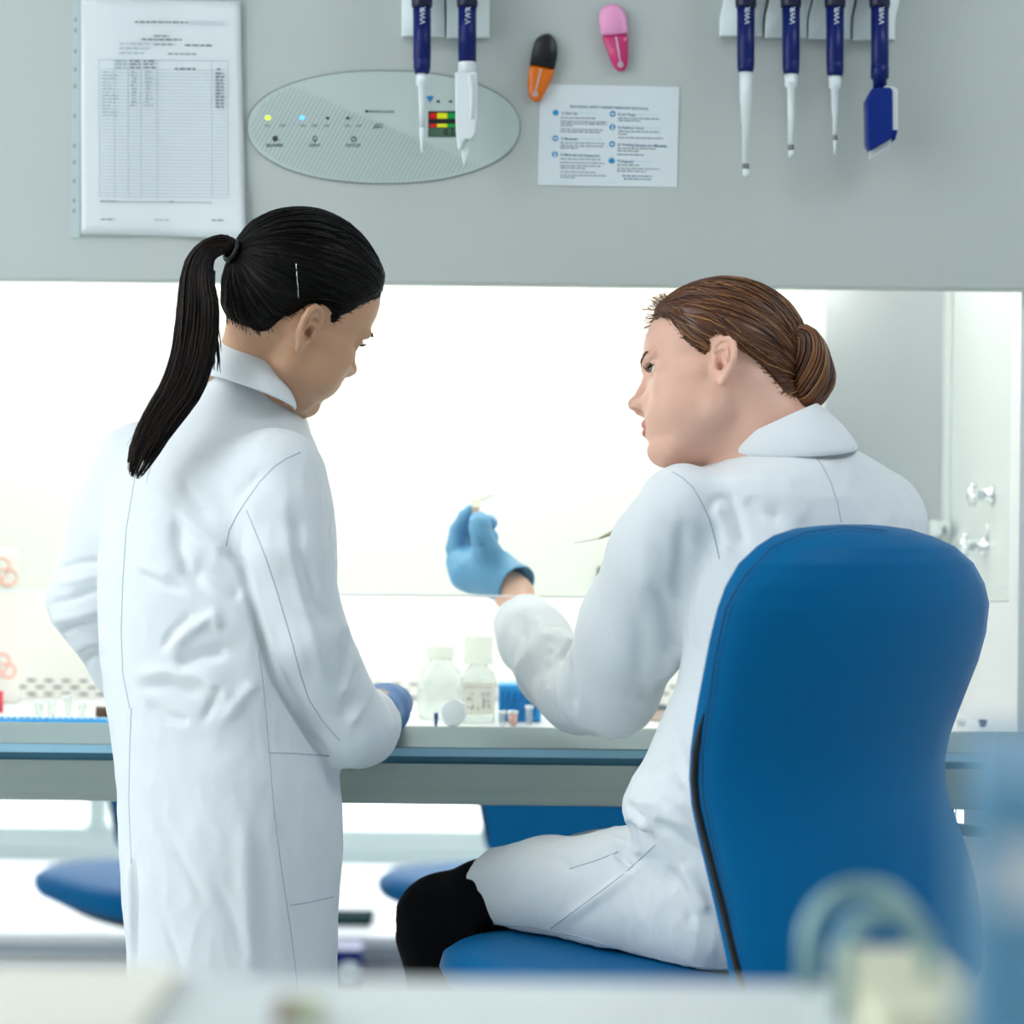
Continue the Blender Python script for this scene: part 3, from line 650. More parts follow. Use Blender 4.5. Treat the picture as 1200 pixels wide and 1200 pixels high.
microtube(620,4.16,'small white capped tube at the right end of the blue rack',.022,.006)
microtube(511,4.1,'thin blue capped stick tube in front of the squat bottle',.014,.003,M_navy2,M_navy2)
microtube(1127,4.2,'small white capped tube right of the blue chair',.008,.0075); microtube(1152,4.2,'dark purple capped tube at the right end of the work surface',.006,.006,M_purple,M_purple)
pd=MB(); c_=P(531,838,4.12); pd.lathe([(-.006,.016),(-.005,.018),(.005,.018),(.0065,.016),(.007,.001)],(c_[0],4.12,ZW+.0185),(.25,-1,.25),28); tag(pd.build('bottle_cap',M_white),'white screw cap lying on its side before the squat bottle','cap')
tr=MB(); x0=float(P(757,840,4.3)[0]); x1=float(P(800,840,4.3)[0]); tr.box((x0,4.27,ZW+.0005),(x1,4.34,ZW+.016)); tr.box((x0+.008,4.268,ZW+.0162),(x0+.028,4.3,ZW+.022),1); tag(tr.build('sample_tray',[M_beige,M_ink],None,.002),'beige sample tray beside the seated elbow','tray')
# pouch with pink biohazard print
bx=float(P(2,720,4.5)[0]); zb0=ZW+.001; zb1=float(P(0,642,4.5)[2]); bw=S(31,4.5)
bp=MB(); rs=[]
for k in range(15):
    t=k/14; z=zb0+(zb1-zb0)*t; th=.022*math.sin(PI*min(1,max(.04,(t*.92+.04))))**.6; ww=bw*(1-.10*t+.03*math.sin(t*9)); rs.append([(bx-.012+ww*math.copysign(abs(math.cos(a))**.8,math.cos(a)),4.5+th*math.sin(a)*(1+.12*math.sin(5*a+t*6)),z) for a in [2*PI*i/28 for i in range(28)]])
bp.loft(rs); bag=bp.build('waste_pouch',M_bag); tag(bag,'white waste pouch with faded pink biohazard print at far left','bag')
bm_=MB(); bt=BVHTree.FromPolygons([Vector(v) for v in bp.v],bp.f)
def bagstroke(pts,r=.0022):
    out=[]
    for px,py in pts:
        h,nn=cast(bt,px,py)
        if h is not None: out.append(h)
    if len(out)>1: bm_.tube(out,r,6,0,True)
for c2,r2 in (((3,782),13),((2,672),15)):
    for k in range(3):
        a0=-PI/2+k*2*PI/3; ccx,ccy=c2[0]+r2*.62*math.cos(a0),c2[1]+r2*.62*math.sin(a0)
        bagstroke([(ccx+r2*.62*math.cos(a0+PI+.6+(2*PI-1.2)*j/14),ccy+r2*.62*math.sin(a0+PI+.6+(2*PI-1.2)*j/14)) for j in range(15)],.0024)
    bagstroke([(c2[0]+r2*.35*math.cos(2*PI*j/14),c2[1]+r2*.35*math.sin(2*PI*j/14)) for j in range(15)],.0016); bm_.build('biohazard_print',M_bagp,bag); bm_=MB()
for y in (705,712,719): bagstroke([(0,y),(26,y+9)],.0007)
bm_.build('printed_lines',M_bagp,bag)
tr=MB(); x0=float(P(-30,840,4.07)[0]); x1=float(P(134,840,4.07)[0]); tr.box((x0,4.05,ZW+.0005),(x1,4.09,ZW+.0075)); e=tag(tr.build('strip_tube_rack',M_rackb),'low blue rack of clear strip tubes at the left front edge','rack')
wl=MB(); nn_=22
for k in range(nn_): wl.lathe([(0,.0036),(.004,.0036),(.0042,.002)],(x0+(k+.5)*(x1-x0)/nn_,4.058,ZW+.0077),(0,0,1),12)
wl.build('strip_tube',M_rackl,e)
for px,d,l in ((45,4.2,'left of the row'),(60,4.24,'second in the row'),(80,4.22,'third in the row'),(96,4.2,'right of the row')): microtube(px,d,'short white tube behind the blue strip rack, %s'%l,.018+.004*(px%3),.0075)
am=MB(); a=P(112,829,4.2); am.lathe([(0,.008),(.022,.008),(.024,.004),(.03,.004)],(a[0],4.2,ZW+.009),(1,.15,-.02),16); tag(am.build('amber_vial',M_brown),'dark brown vial lying behind the blue strip rack','vial')
rt=MB(); a=P(-1,820,4.3); rt.lathe([(0,.006),(.03,.006)],(a[0],4.3,ZW+.0005),(0,0,1),14); tag(rt.build('red_tube',M_redt),'red tube at the left picture edge in front of the pouch','tube')
a=P(714,673,YB); tag(MB().box((a[0]-.018,YB-.02,a[2]-.011),(a[0]+.018,YB-.0004,a[2]+.011)).build('wall_sensor',M_black,None,.002),'small black sensor block on the chamber back wall behind the forceps','sensor')
# gas taps on the right side wall of the chamber
def tap(px,py,label,big=1.0):
    d=xc*FPX/(px+14-600); c2=P(px+14,py,d); x=xc-.0005
    e=empty('gas_tap',(x,d,c2[2]),label,'tap','chrome taps on the chamber side wall')
    MB().lathe([(0,.014*big),(.004,.014*big),(.006,.009*big),(.02,.007*big)],(x,d,c2[2]),(-1,0,0),20).build('flange',M_chrome,e)
    k=MB(); k.lathe([(0,.008*big),(.003,.012*big),(.012,.012*big),(.015,.007*big)],(x-.0203,d,c2[2]),(-1,0,0),20)
    for j in range(4): a=j*PI/2+.3; k.ball((x-.027,d+.0125*big*math.cos(a),c2[2]+.0125*big*math.sin(a)),.0055*big,12)
    k.build('tap_handle',M_chrome,e); return e
tap(1150,580,'chrome tap highest on the right chamber wall'); tap(1141,640,'chrome tap just above the chair shoulder'); 
wk=MB(); c2=P(1104,619,4.6); wk.box((c2[0]-.011,4.59,c2[2]-.011),(c2[0]+.011,YB-.0005,c2[2]+.011)); wk.box((c2[0]-.001,4.588,c2[2]-.009),(c2[0]+.005,4.5899,c2[2]+.003),1); tag(wk.build('wall_socket',[M_white,M_ink],None,.002),'small white socket in the chamber back corner','socket')
nz=MB(); d=4.28
for px in (1158,1165): a=P(px,612,d); b=P(px,640,d); nz.tube([a,b],.0032,10)
a=P(1148,641,d); nz.lathe([(0,.008),(.036,.008)],(a[0],d,a[2]),(1,0,0),16); tag(nz.build('twin_nozzle',M_steel),'twin steel nozzle beside the lower chrome tap','nozzle')
cb=MB(); cb.tube([P(1166,640.5,4.27),P(1182,641,4.17),P(1184,645,4.16),P(1191,690,4.09),P(1193,720,4.07)],.0025,10); tag(cb.build('white_conduit',M_white),'thin white conduit bending down the right chamber wall','conduit')
# ================================================================== chairs
M_blue=mat('chair_blue_vinyl',(0,98,152),.5,spec=.1,bump=.12,bscale=350,var=.05,vscale=4); M_blued=mat('chair_stitch',(4,70,112),.6); M_dark=mat('chair_black_plastic',(10,10,12),.4)
B50=math.radians(52); Fc=np.array([-math.sin(B50),math.cos(B50),0]); Wc=np.array([math.cos(B50),math.sin(B50),0]); UZ=np.array([0,0,1.])
SC=np.array([.190,3.665,0])
def chair_at():
    e=empty('lab_chair',tuple(SC),'blue vinyl lab chair the seated woman sits on','chair','blue lab chairs'); e.rotation_euler=(0,0,B50); bpy.context.view_layer.update(); return e
chair=chair_at()
rows=[(614.6,985,1020,.10),(616,962,1040,.4),(619.5,932,1066,.65),(628,906,1093,.85),(640,887,1119,.95),(660,865,1141,1),(685,850,1154,1),(710,840.5,1159.5,1),(745,831.5,1156,1),(780,824.5,1146.5,1),(810,818.5,1135,1),(840,813,1123.5,1),(870,809,1113,1),(900,807.5,1107.5,1),(930,810,1108.5,1),(960,816.5,1116,1),(1000,826.5,1131,1),(1040,836.5,1142,1),(1080,846,1149.5,1),(1120,855,1152,1),(1150,862,1150,.95),(1175,880,1138,.8),(1187,925,1105,.4)]
rr_=[]
yy=[r[0] for r in rows]
fine=sorted(set(list(yy)+list(np.arange(625,1180,9.))))
NS=64
for y in fine:
    L=np.interp(y,yy,[r[1] for r in rows]); R=np.interp(y,yy,[r[2] for r in rows]); k=np.interp(y,yy,[r[3] for r in rows])
    d0=3.43+.02*math.cos((y-900)/110.); th=.078*k
    hw=S((R-L)/2,d0)/Wc[0]*.85; cxp=(L+R)/2
    for it in range(14):
        c0=P(cxp,y,d0); ring=[]
        for i in range(NS):
            a=2*PI*i/NS; c,s2=math.cos(a),math.sin(a)
            w_=hw*math.copysign(abs(c)**.85,c); nn_=th/2*math.copysign(abs(s2)**.8,s2)
            nn_ *= (1.75 if s2>0 else .8); nn_ += -.8*(w_*w_) + (.035*(1-(w_/max(hw,1e-4))**2)*k*.6 if s2<0 else 0)*0
            ring.append(c0+Wc*w_+Fc*(-nn_ if False else -nn_))
        px_,_=proj(np.array(ring)); l,r=px_.min(),px_.max()
        hw*= (R-L)/(r-l); cxp+=((L+R)-(l+r))/2
    rr_.append([p*np.array([1,1,0])+np.array([0,0,c0[2]]) for p in ring])
bk=MB().loft(rr_); 
btree=BVHTree.FromPolygons([Vector(p) for p in bk.v],bk.f)
seams(bk,btree,[[(1040,622),(990,617.5),(945,624),(905,641),(872,675),(851,712),(838,770),(829,835),(823,880),(823,930),(834,985),(849,1050),(868,1140)]],.0011,1,-.0002)
for off_ in (4.5,):
    pl=[(1040,626),(990,622),(945,629),(908,646),(877,679),(856,715),(843,772),(834,836),(828,880),(828,930),(839,985),(854,1050),(873,1140)]
    for i in range(len(pl)-1):
        L=math.hypot(pl[i+1][0]-pl[i][0],pl[i+1][1]-pl[i][1]); m=int(L/4.2)
        for j in range(m):
            q=[cast(btree,pl[i][0]+(pl[i+1][0]-pl[i][0])*t,pl[i][1]+(pl[i+1][1]-pl[i][1])*t) for t in ((j+.1)/m,(j+.75)/m)]
            if all(h[0] is not None for h in q): bk.tube([q[0][0],q[1][0]],.0006,4,1)
back=bk.build('backrest',[M_blue,M_blued],chair)
gp=MB(); pl=[(825,836),(820,855),(815.5,882),(814,915),(817,945),(824,975),(836,1022),(849,1072),(866,1142),(872,1165)]; out=[];rad=[]
for i in range(len(pl)-1):
    for j in range(6):
        t=j/6; h,nn_=cast(btree,pl[i][0]+(pl[i+1][0]-pl[i][0])*t,pl[i][1]+(pl[i+1][1]-pl[i][1])*t)
        if h is not None: out.append(h+nn_*.0004); rad.append(.0006+.0034*min(1,(i+t)/1.6))
gp.tube(out,rad,10); o=gp.build('side_zip_gap',M_dark,back); o['label']='black side gap in the backrest edge'
def sering(z,sw,sf,p=2.9,c=SC,n=56,tilt=0):
    o=[]
    for i in range(n):
        a=2*PI*i/n; cc,ss=math.cos(a),math.sin(a); u=.235*sw*math.copysign(abs(cc)**(2/p),cc); q=.25*sf*math.copysign(abs(ss)**(2/p),ss)
        o.append(c+Wc*u+Fc*q+UZ*(z+.006+.05*q))
    return o
MB().loft([sering(.598,.5,.5),sering(.600,.88,.88),sering(.608,.96,.965),sering(.625,1,1),sering(.640,.985,.985),sering(.650,.93,.93),sering(.655,.8,.8),sering(.656,.4,.4)]).build('seat_cushion',M_blue,chair)
MB().loft([sering(.568,.5,.5),sering(.572,.66,.68),sering(.5965,.86,.86)]).build('seat_pan',M_dark,chair)
MB().tube([SC-Fc*.14+UZ*.575,SC-Fc*.28+UZ*.572,SC-Fc*.335+UZ*.60,SC-Fc*.345+UZ*.66,SC-Fc*.325+UZ*.72],[.018]*5,12,0,True,.5).build('back_bracket',M_dark,chair)
MB().lathe([(.30,.025),(.42,.025),(.421,.016),(.566,.016)],tuple(SC),(0,0,1),20).build('gas_column',M_dark,chair)
star=MB()
for k in range(5):
    a=2*PI*k/5+.3; v_=np.array([math.cos(a),math.sin(a),0]); star.tube([SC+UZ*.115,SC+v_*.15+UZ*.105,SC+v_*.29+UZ*.08],[.028,.022,.015],10,0,True,.7)
star.lathe([(.085,.035),(.30,.03)],tuple(SC),(0,0,1),20); star.build('star_base',M_dark,chair)
for k in range(5):
    a=2*PI*k/5+.3; v_=np.array([math.cos(a),math.sin(a),0]); t_=np.array([-v_[1],v_[0],0]); c_=SC+v_*.29+UZ*.029
    m=MB(); m.lathe([(-.012,.024),(-.01,.028),(.01,.028),(.012,.024)],tuple(c_-t_*.017),tuple(t_),20); m.lathe([(-.012,.024),(-.01,.028),(.01,.028),(.012,.024)],tuple(c_+t_*.017),tuple(t_),20); m.tube([c_+UZ*.0,c_+UZ*.05],.008,8); m.build('castor',M_dark,chair)
fr_=MB(); fr_.tube([SC+np.array([.21*math.cos(2*PI*k/40),.21*math.sin(2*PI*k/40),.34]) for k in range(41)],.01,8)
for k in range(3): a=2*PI*k/3; fr_.tube([SC+np.array([.028*math.cos(a),.028*math.sin(a),.30]),SC+np.array([.21*math.cos(a),.21*math.sin(a),.34])],.008,8)
fr_.build('foot_ring',M_steel,chair)
lv=MB(); lv.tube([P(1085,970,3.58),P(1122,971.5,3.62),P(1150,975,3.66),P(1168,976,3.68)],[.008,.0085,.007,.005],10,0,True,.8); lv.build('tilt_lever',M_dark,chair)
lv=MB(); lv.lathe([(0,.004),(.018,.004)],tuple(P(1117,966,3.62)),(0,0,1),10); lv.box(tuple(P(1104,953,3.6)),tuple(P(1115,946,3.62)),1); lv.build('lever_fitting',[M_metaltip,M_dark],chair)
def copy_chair(x,y,ang,dz,label):
    r=chair.copy(); C.objects.link(r); r.location=(x,y,0); r.rotation_euler=(0,0,math.radians(ang)); r['label']=label
    for ch in list(chair.children):
        nm=ch.name.split('.')[0]
        if nm in ('tilt_lever','lever_fitting','foot_ring'): continue
        c=ch.copy(); C.objects.link(c); c.parent=r; c.matrix_parent_inverse=ch.matrix_parent_inverse
        low=nm in ('star_base','castor')
        if nm=='gas_column': c.location.z+=dz
        elif not low and nm!='foot_ring': c.location.z+=dz+(.10 if nm=='backrest' else 0)
        if nm=='foot_ring': c.location.z+=-.04
        for g in ch.children: k=g.copy(); C.objects.link(k); k.parent=c; k.matrix_parent_inverse=g.matrix_parent_inverse
    return r
copy_chair(-.66,6.0,37,-.19,'blue lab chair in the background left of the standing woman'); copy_chair(.01,6.0,37,-.19,'blue lab chair in the background behind the seated woman')
# ================================================================== low bench at the windows
M_btop=mat('bench_top_white',(246,248,248),.3); M_drawer=mat('drawer_grey',(200,206,213),.5); M_drawerp=mat('drawer_rose_grey',(228,220,226),.5)
lb=empty('low_bench',(0,7.2,0),'long low white bench with grey drawers beneath the windows','bench')
MB().box((-2.4,6.62,.245),(2.4,7.9,.27)).build('bench_top',M_btop,lb,bevel=.004); MB().box((-2.38,6.68,.0),(2.38,7.88,.2445)).build('carcass',M_drawer,lb)
for k in range(6):
    a=-2.37+k*.79; f=MB(); f.box((a+.005,6.655,.02),(a+.785,6.679,.2)); dr=f.build('drawer',M_drawer if k<2 else M_drawerp,lb,bevel=.003)
    h_=MB(); h_.box((a+.3,6.64,.17),(a+.48,6.6549,.18)); h_.build('handle',M_frame,dr)
MB().box((-2.38,6.66,.207),(2.38,6.679,.24)).build('rail',M_drawer,lb)
tb=empty('storage_tub',P(408,1120,6.5),'small blue tub with white round front on the floor by the low bench','tub'); x0=float(P(391,1120,6.5)[0]); x1=float(P(425,1120,6.5)[0])
MB().box((x0,6.45,.0),(x1,6.6,.262)).build('tub_body',M_navy2,tb,bevel=.006); c_=P(409,1142,6.448); MB().lathe([(0,.028),(.003,.028)],(c_[0],6.4495,c_[2]),(0,-1,0),24).build('round_badge',M_white,tb)
fo=MB(); a=P(382,1088,6.75); b=P(436,1088,6.75); fo.box((a[0],6.75,.2705),(b[0],6.95,.285)); tag(fo.build('document_folder',mat('folder_green',(4,44,48),.9,spec=.05),None,.002),'dark green folder lying on the low bench','folder')
# ================================================================== foreground bench
zF=.915
fb=empty('foreground_bench',(0,1.4,0),'pale laboratory bench blurred along the bottom of the picture','bench')
M_ftop=mat('front_bench_top',(228,234,234),.4); MB().box((-1.0,.75,zF-.03),(1.3,1.75,zF)).build('bench_top',M_ftop,fb,bevel=.003)
MB().box((-.98,.78,.0),(-.95,1.72,zF-.0305)).build('side_panel',M_ftop,fb); MB().box((1.25,.78,.0),(1.28,1.72,zF-.0305)).build('side_panel',M_ftop,fb); MB().box((-.949,.8,.3),(1.249,.82,zF-.0305)).build('modesty_panel',M_ftop,fb)
a=P(-60,1150,1.7)[0]; b=P(205,1150,1.7)[0]
tag(MB().box((a,1.5,zF+.0005),(b,1.735,zF+.008)).build('paper_pile',mat('warm_paper',(244,240,226),.7),None,.001),'pile of warm white paper on the front bench at left','paper')
a=P(325,1180,1.6)[0]; b=P(378,1180,1.6)[0]; bx_=MB(); bx_.box((a,1.58,zF+.0005),(a+(b-a)*.42,1.62,zF+.010),0); bx_.box((a+(b-a)*.42,1.58,zF+.0005),(b,1.62,zF+.010),1)
tag(bx_.build('small_carton',[mat('carton_brown',(150,126,98),.6),mat('carton_green',(196,205,170),.6)],None,.001),'small brown and pale green carton on the front bench','carton')
bd=empty('ring_binder',(P(1040,1150,1.62)[0],1.62,zF),'open ring binder with cream pages and two tall arches','binder')
x0=float(P(986,1150,1.62)[0]); x1=float(P(1125,1150,1.62)[0])
MB().box((x0-.012,1.45,zF+.0005),(x1+.004,1.725,zF+.004)).build('cover',M_white,bd,bevel=.001)
MB().box((x0+.004,1.47,zF+.0042),(x1,1.715,zF+.026)).build('pages',mat('cream_pages',(226,224,196),.7),bd,bevel=.001)
M_arch=mat('binder_arch_steel',(150,182,182),.3,metal=.6)
for d_,xl,xr,yt in ((1.70,946,1076,1040),(1.60,990,1088,1068)):
    zt=float(P(1000,yt,d_)[2]); a=float(P(xl,1100,d_)[0]); b=float(P(xr,1100,d_)[0]); R_=(b-a)/2
    pts=[(a,d_,zF+.0045)]+[(a+R_-R_*math.cos(t),d_,zt-R_+R_*math.sin(t)) for t in np.linspace(0,PI,17)]+[(b,d_,zF+.0045)]
    MB().tube(pts,.0046,12).build('arch',M_arch,bd)
fbx=empty('file_box',(P(1250,1100,1.0)[0],1.0,zF),'pale blue upright file box with white label at the right edge','file box')
ang=math.radians(-8.3); dw=np.array([math.cos(ang),math.sin(ang),0]); dd_=np.array([-math.sin(ang),math.cos(ang),0]); o_=P(1129,1000,.95)*np.array([1,1,0])+UZ*(zF+.0005); hz=float(P(1180,915,.95)[2])-zF
c8=lambda o,a,b,h:[o,o+dw*a,o+dw*a+dd_*b,o+dd_*b,o+UZ*h,o+dw*a+UZ*h,o+dw*a+dd_*b+UZ*h,o+dd_*b+UZ*h]
MB().hexa(c8(o_,.09,.24,hz)).build('box_body',mat('file_box_blue',(104,160,194),.5),fbx,bevel=.002)
za=float(P(1180,1062,.95)[2]); zb=float(P(1180,992,.95)[2]); MB().hexa(c8(o_+dw*.010-dd_*.0022+UZ*(za-zF),.08,.0018,zb-za)).build('paper_label',M_paper,fbx)
# ================================================================== people
M_coat=mat('coat_cotton',(226,231,234),.75,bump=.12,bscale=500,sheen=.15); M_seamshade=mat('coat_seam',(176,190,200),.8)  # coat seams drawn darker than the cloth, standing in for shade in the grooves
M_skin1=mat('skin_standing',(200,154,122),.45,sss=.12,var=.05,vscale=40,bump=.05,bscale=900); M_skin2=mat('skin_seated',(232,184,162),.42,sss=.12,var=.05,vscale=40,bump=.05,bscale=900)
M_lip1=mat('lips_standing',(186,112,96),.4); M_lip2=mat('lips_seated',(196,108,96),.4)
M_hair1=mat('hair_near_black',(6,5,5),.42,spec=.16); M_hair1b=mat('hair_dark_brown',(18,12,9),.42,spec=.2); M_hair1c=mat('hair_brown_glint',(46,29,19),.42,spec=.3)
M_hair2=mat('hair_auburn',(92,52,28),.36,spec=.6); M_hair2b=mat('hair_chestnut',(124,76,42),.34,spec=.6); M_hair2c=mat('hair_golden',(168,118,70),.34,spec=.6); M_hair2d=mat('hair_deep_brown',(58,30,18),.36,spec=.6)
M_glove=mat('nitrile_blue',(104,164,208),.42,bump=.25,bscale=90); M_gloved=mat('nitrile_deep_blue',(60,120,184),.42,bump=.25,bscale=90)
M_trous=mat('black_trousers',(3,3,6),.85,spec=.15); M_eye=mat('eye_white',(226,224,218),.15); M_iris=mat('iris_green',(96,110,84),.15); M_pup=mat('pupil',(8,8,8),.1); M_shoe=mat('shoe_leather',(24,22,22),.4)
class Head:
    """local frame: f forward, l towards the left ear, u up, origin midway between the ear canals, in mm"""
    def __init__(s, ear_px, d_ear, face_dir, yaw, pitch, roll, scale, side):
        # face_dir +1: looks to picture right, -1: left; yaw turns the face away from the viewer
        F=Vector((face_dir*math.cos(yaw),math.sin(yaw),0)); U=Vector((0,0,1)); L=U.cross(F)
        R=Matrix.Rotation(-pitch,3,-L)      # chin down for positive pitch
        R=Matrix.Rotation(pitch,3,L)
        F=R@F; U=R@U
        R2=Matrix.Rotation(roll,3,F); U=R2@U; L=R2@L
        s.F,s.U,s.L=[np.array(v) for v in (F,U,L)]; s.s=scale*.001
        s.A=np.stack([s.F,s.L,s.U]); s.O=P(*ear_px,d_ear)-s.L*(72*side)*s.s
    def p(s,f,l,u): return s.O+(s.F*f+s.L*l+s.U*u)*s.s
    def loc(s,V): return ((V-s.O)@s.A.T)/s.s
    def bounds(s,m=.16): return s.O-m,s.O+m
def head_field(fd,h,slim=1.0,nose=1.0):
    q=h.s; E=lambda c,r,k=8,mode='add',R=None: fd.ell(h.p(*c),np.array(r)*q,(np.array(R)@h.A if R is not None else h.A),k*q,mode)
    K=lambda a,b,r1,r2=None,k=5,mode='add': fd.cone(h.p(*a),h.p(*b),r1*q,(r1 if r2 is None else r2)*q,k*q,mode)
    E((-4,0,48),(92,71,80)); E((42,0,46),(47,57,50),20); E((44,0,-6),(46,54,58),18)
    E((44,0,-48),(44,44,40),18)
    for s in (1,-1):
        K((8,s*44,-48),(58,s*22,-80),11,12,20); K((2,s*50,-8),(8,s*45,-48),13,12,20); K((28,s*50,-2),(66,s*44,-8),13,12,16)
        E((54,s*33,-34),(27,25,32),18); E((68,s*22,-44),(20,19,22),14); E((32,s*36,-38),(28,18,24),22)
        K((88,s*8,30),(80,s*40,30),8,7,9)
        E((92,s*31,13),(14,15,11),9,'sub')
    E((75,0,-80),(17,19,15),12); K((36,0,-80),(70,0,-87),14,12,14)
    # nose
    K((84,0,24),(88+7*nose,0,-2),7,6.5,6); K((88+7*nose,0,-2),(97+7*nose,0,-16),6.5,7,4); E((99+6*nose,0,-18),(9,8,8),4)
    for s in (1,-1): E((93+5*nose,s*9.5,-22),(9,6,7),4); E((82,s*15,-22),(14,14,16),10)
    for s in (1,-1): E((97+5*nose,s*6,-28),(5,2.8,4.5),2,'sub')
    # mouth
    E((76,0,-50),(19,25,20),10)
    for s in (1,-1):
        K((93,0,-45),(85,s*17,-50),4.6,2.6,3); K((92,0,-56.5),(84,s*15,-53),5,2.6,3)
    for s in (1,-1): K((98,0,-51),(86,s*20,-51.5),1.2,.9,1.5,'sub')
    # eyelids
    for s in (1,-1):
        E((71.5,s*31,13.5),(14.2,14.6,13.6),3)
        E((85,s*32,12.5),(9,12.5,4.6),2,'sub'); 
        K((82.5,s*19,20),(80.5,s*42,18),2.4,2.0,2.5)
    # ears
    for s in (1,-1):
        eb=np.array([-math.cos(.45),s*math.sin(.45),0]); eu=np.array([-.2,0,.98]); eu-=eb*(eu@eb); eu/=np.linalg.norm(eu); en=np.cross(eb,eu); en*=np.sign(en[1])*s
        T=lambda a,b,c=0: tuple(np.array((-2,s*70,2))+eb*a+eu*b+en*c)
        R=np.stack([eb,eu,en]); 
        E(T(6,3,1),(16,25,3.6),3,R=R); E(T(-4,0,-3),(9,20,8),6,R=R)
        hel=[(-7,4),(-9,14),(-6,23),(2,28.5),(11,27.5),(18,20),(20,10),(18,-1),(13,-12),(7,-21)]
        fd.chain([h.p(*T(a,b,3.2)) for a,b in hel],[2.8*q,3.4*q,3.6*q,3.6*q,3.6*q,3.5*q,3.3*q,3.1*q,3*q,3.4*q],2*q)
        E(T(2,-23,2),(8,8.5,4.5),4,R=R)
        fd.chain([h.p(*T(a,b,2.6)) for a,b in [(9,19),(12,8),(11,-2),(6,-11),(0,-15)]],[2.4*q,2.8*q,3*q,3*q,2.6*q],2.5*q)
        E(T(2,-3,5.5),(8.2,10.5,7.5),2,'sub',R); E(T(2,11,5.5),(7.5,5.2,6),1.6,'sub',R); E(T(-2,-4,1),(4.2,5.5,9),1.5,'sub',R)
        fd.chain([h.p(*T(a,b,4.6)) for a,b in [(6,22.5),(13.5,17),(15,6),(13.5,-4)]],[2.1*q]*4,1.2*q,'sub')
        E(T(-8,-5,3),(4,5.5,4),2.5,R=R)
def hair_cap(h,poly,thick=9,extra=None,res=.0021):
    lo,hi=h.bounds(.150); ax=[np.arange(lo[i],hi[i],res,dtype=np.float32) for i in range(3)]
    fd=Field(*ax); q=h.s
    fd.ell(h.p(-4,0,48),np.array((92+thick,71+thick,80+thick))*q,h.A,.008); fd.ell(h.p(42,0,47),np.array((47+thick*.62,57+thick*.62,50+thick*.75))*q,h.A,20*q); fd.ell(h.p(-30,0,10),np.array((56,62,60))*q,h.A,24*q)
    fd.ell(h.p(-20,0,-8),np.array((60,58,44))*q,h.A,10*q)
    if extra: extra(fd,h)
    X,Y,Z=np.meshgrid(*ax,indexing='ij'); x=X-h.O[0];y=Y-h.O[1];z=Z-h.O[2]
    f=(x*h.A[0][0]+y*h.A[0][1]+z*h.A[0][2])/q; u=(x*h.A[2][0]+y*h.A[2][1]+z*h.A[2][2])/q
    pl=np.array(poly,float); n=len(pl); dm=np.full(f.shape,1e9,dtype=np.float32); ins=np.zeros(f.shape,bool)
    for i in range(n):
        a,b=pl[i],pl[(i+1)%n]; e=b-a
        t=np.clip(((f-a[0])*e[0]+(u-a[1])*e[1])/(e@e),0,1); dm=np.minimum(dm,(f-a[0]-t*e[0])**2+(u-a[1]-t*e[1])**2)
        c=((a[1]<=u)&(u<b[1]))|((b[1]<=u)&(u<a[1])); 
        if abs(e[1])>1e-9: ins^= c&(f<(u-a[1])/e[1]*e[0]+a[0])
    ds=np.where(ins,-np.sqrt(dm),np.sqrt(dm))*q
    inn=np.where(ins,np.sqrt(dm),0); fd.D=fd.D+np.clip(thick-.2-.5*inn,0,None)*q*.92
    k=.003; hh=np.clip(k-np.abs(fd.D-ds),0,None); fd.D=np.maximum(fd.D,ds)+hh*hh/(4*k)
    V,F=fd.mesh(); return relax(V,F,2,.4),F
def comb(V,F,h,tie,amp=.0011,freq=26,seed=1):
    """strand grooves running towards the tie"""
    T=np.array(tie); axd=T-h.p(20,0,50); axd/=np.linalg.norm(axd); a1=np.cross(axd,h.U); a1/=np.linalg.norm(a1); a2=np.cross(axd,a1)
    r=V-T; ang=np.arctan2(r@a2,r@a1); dist=np.linalg.norm(r,axis=1); n=vnorm(V,F)
    g=np.array([noise.noise(Vector((math.cos(a)*freq*.6+seed,math.sin(a)*freq*.6,d*9))) +.6*noise.noise(Vector((math.cos(a)*freq*1.7,math.sin(a)*freq*1.7+seed,d*14))) for a,d in zip(ang,dist)])
    return V+n*(g*amp*np.clip(dist/.03,0,1))[:,None]
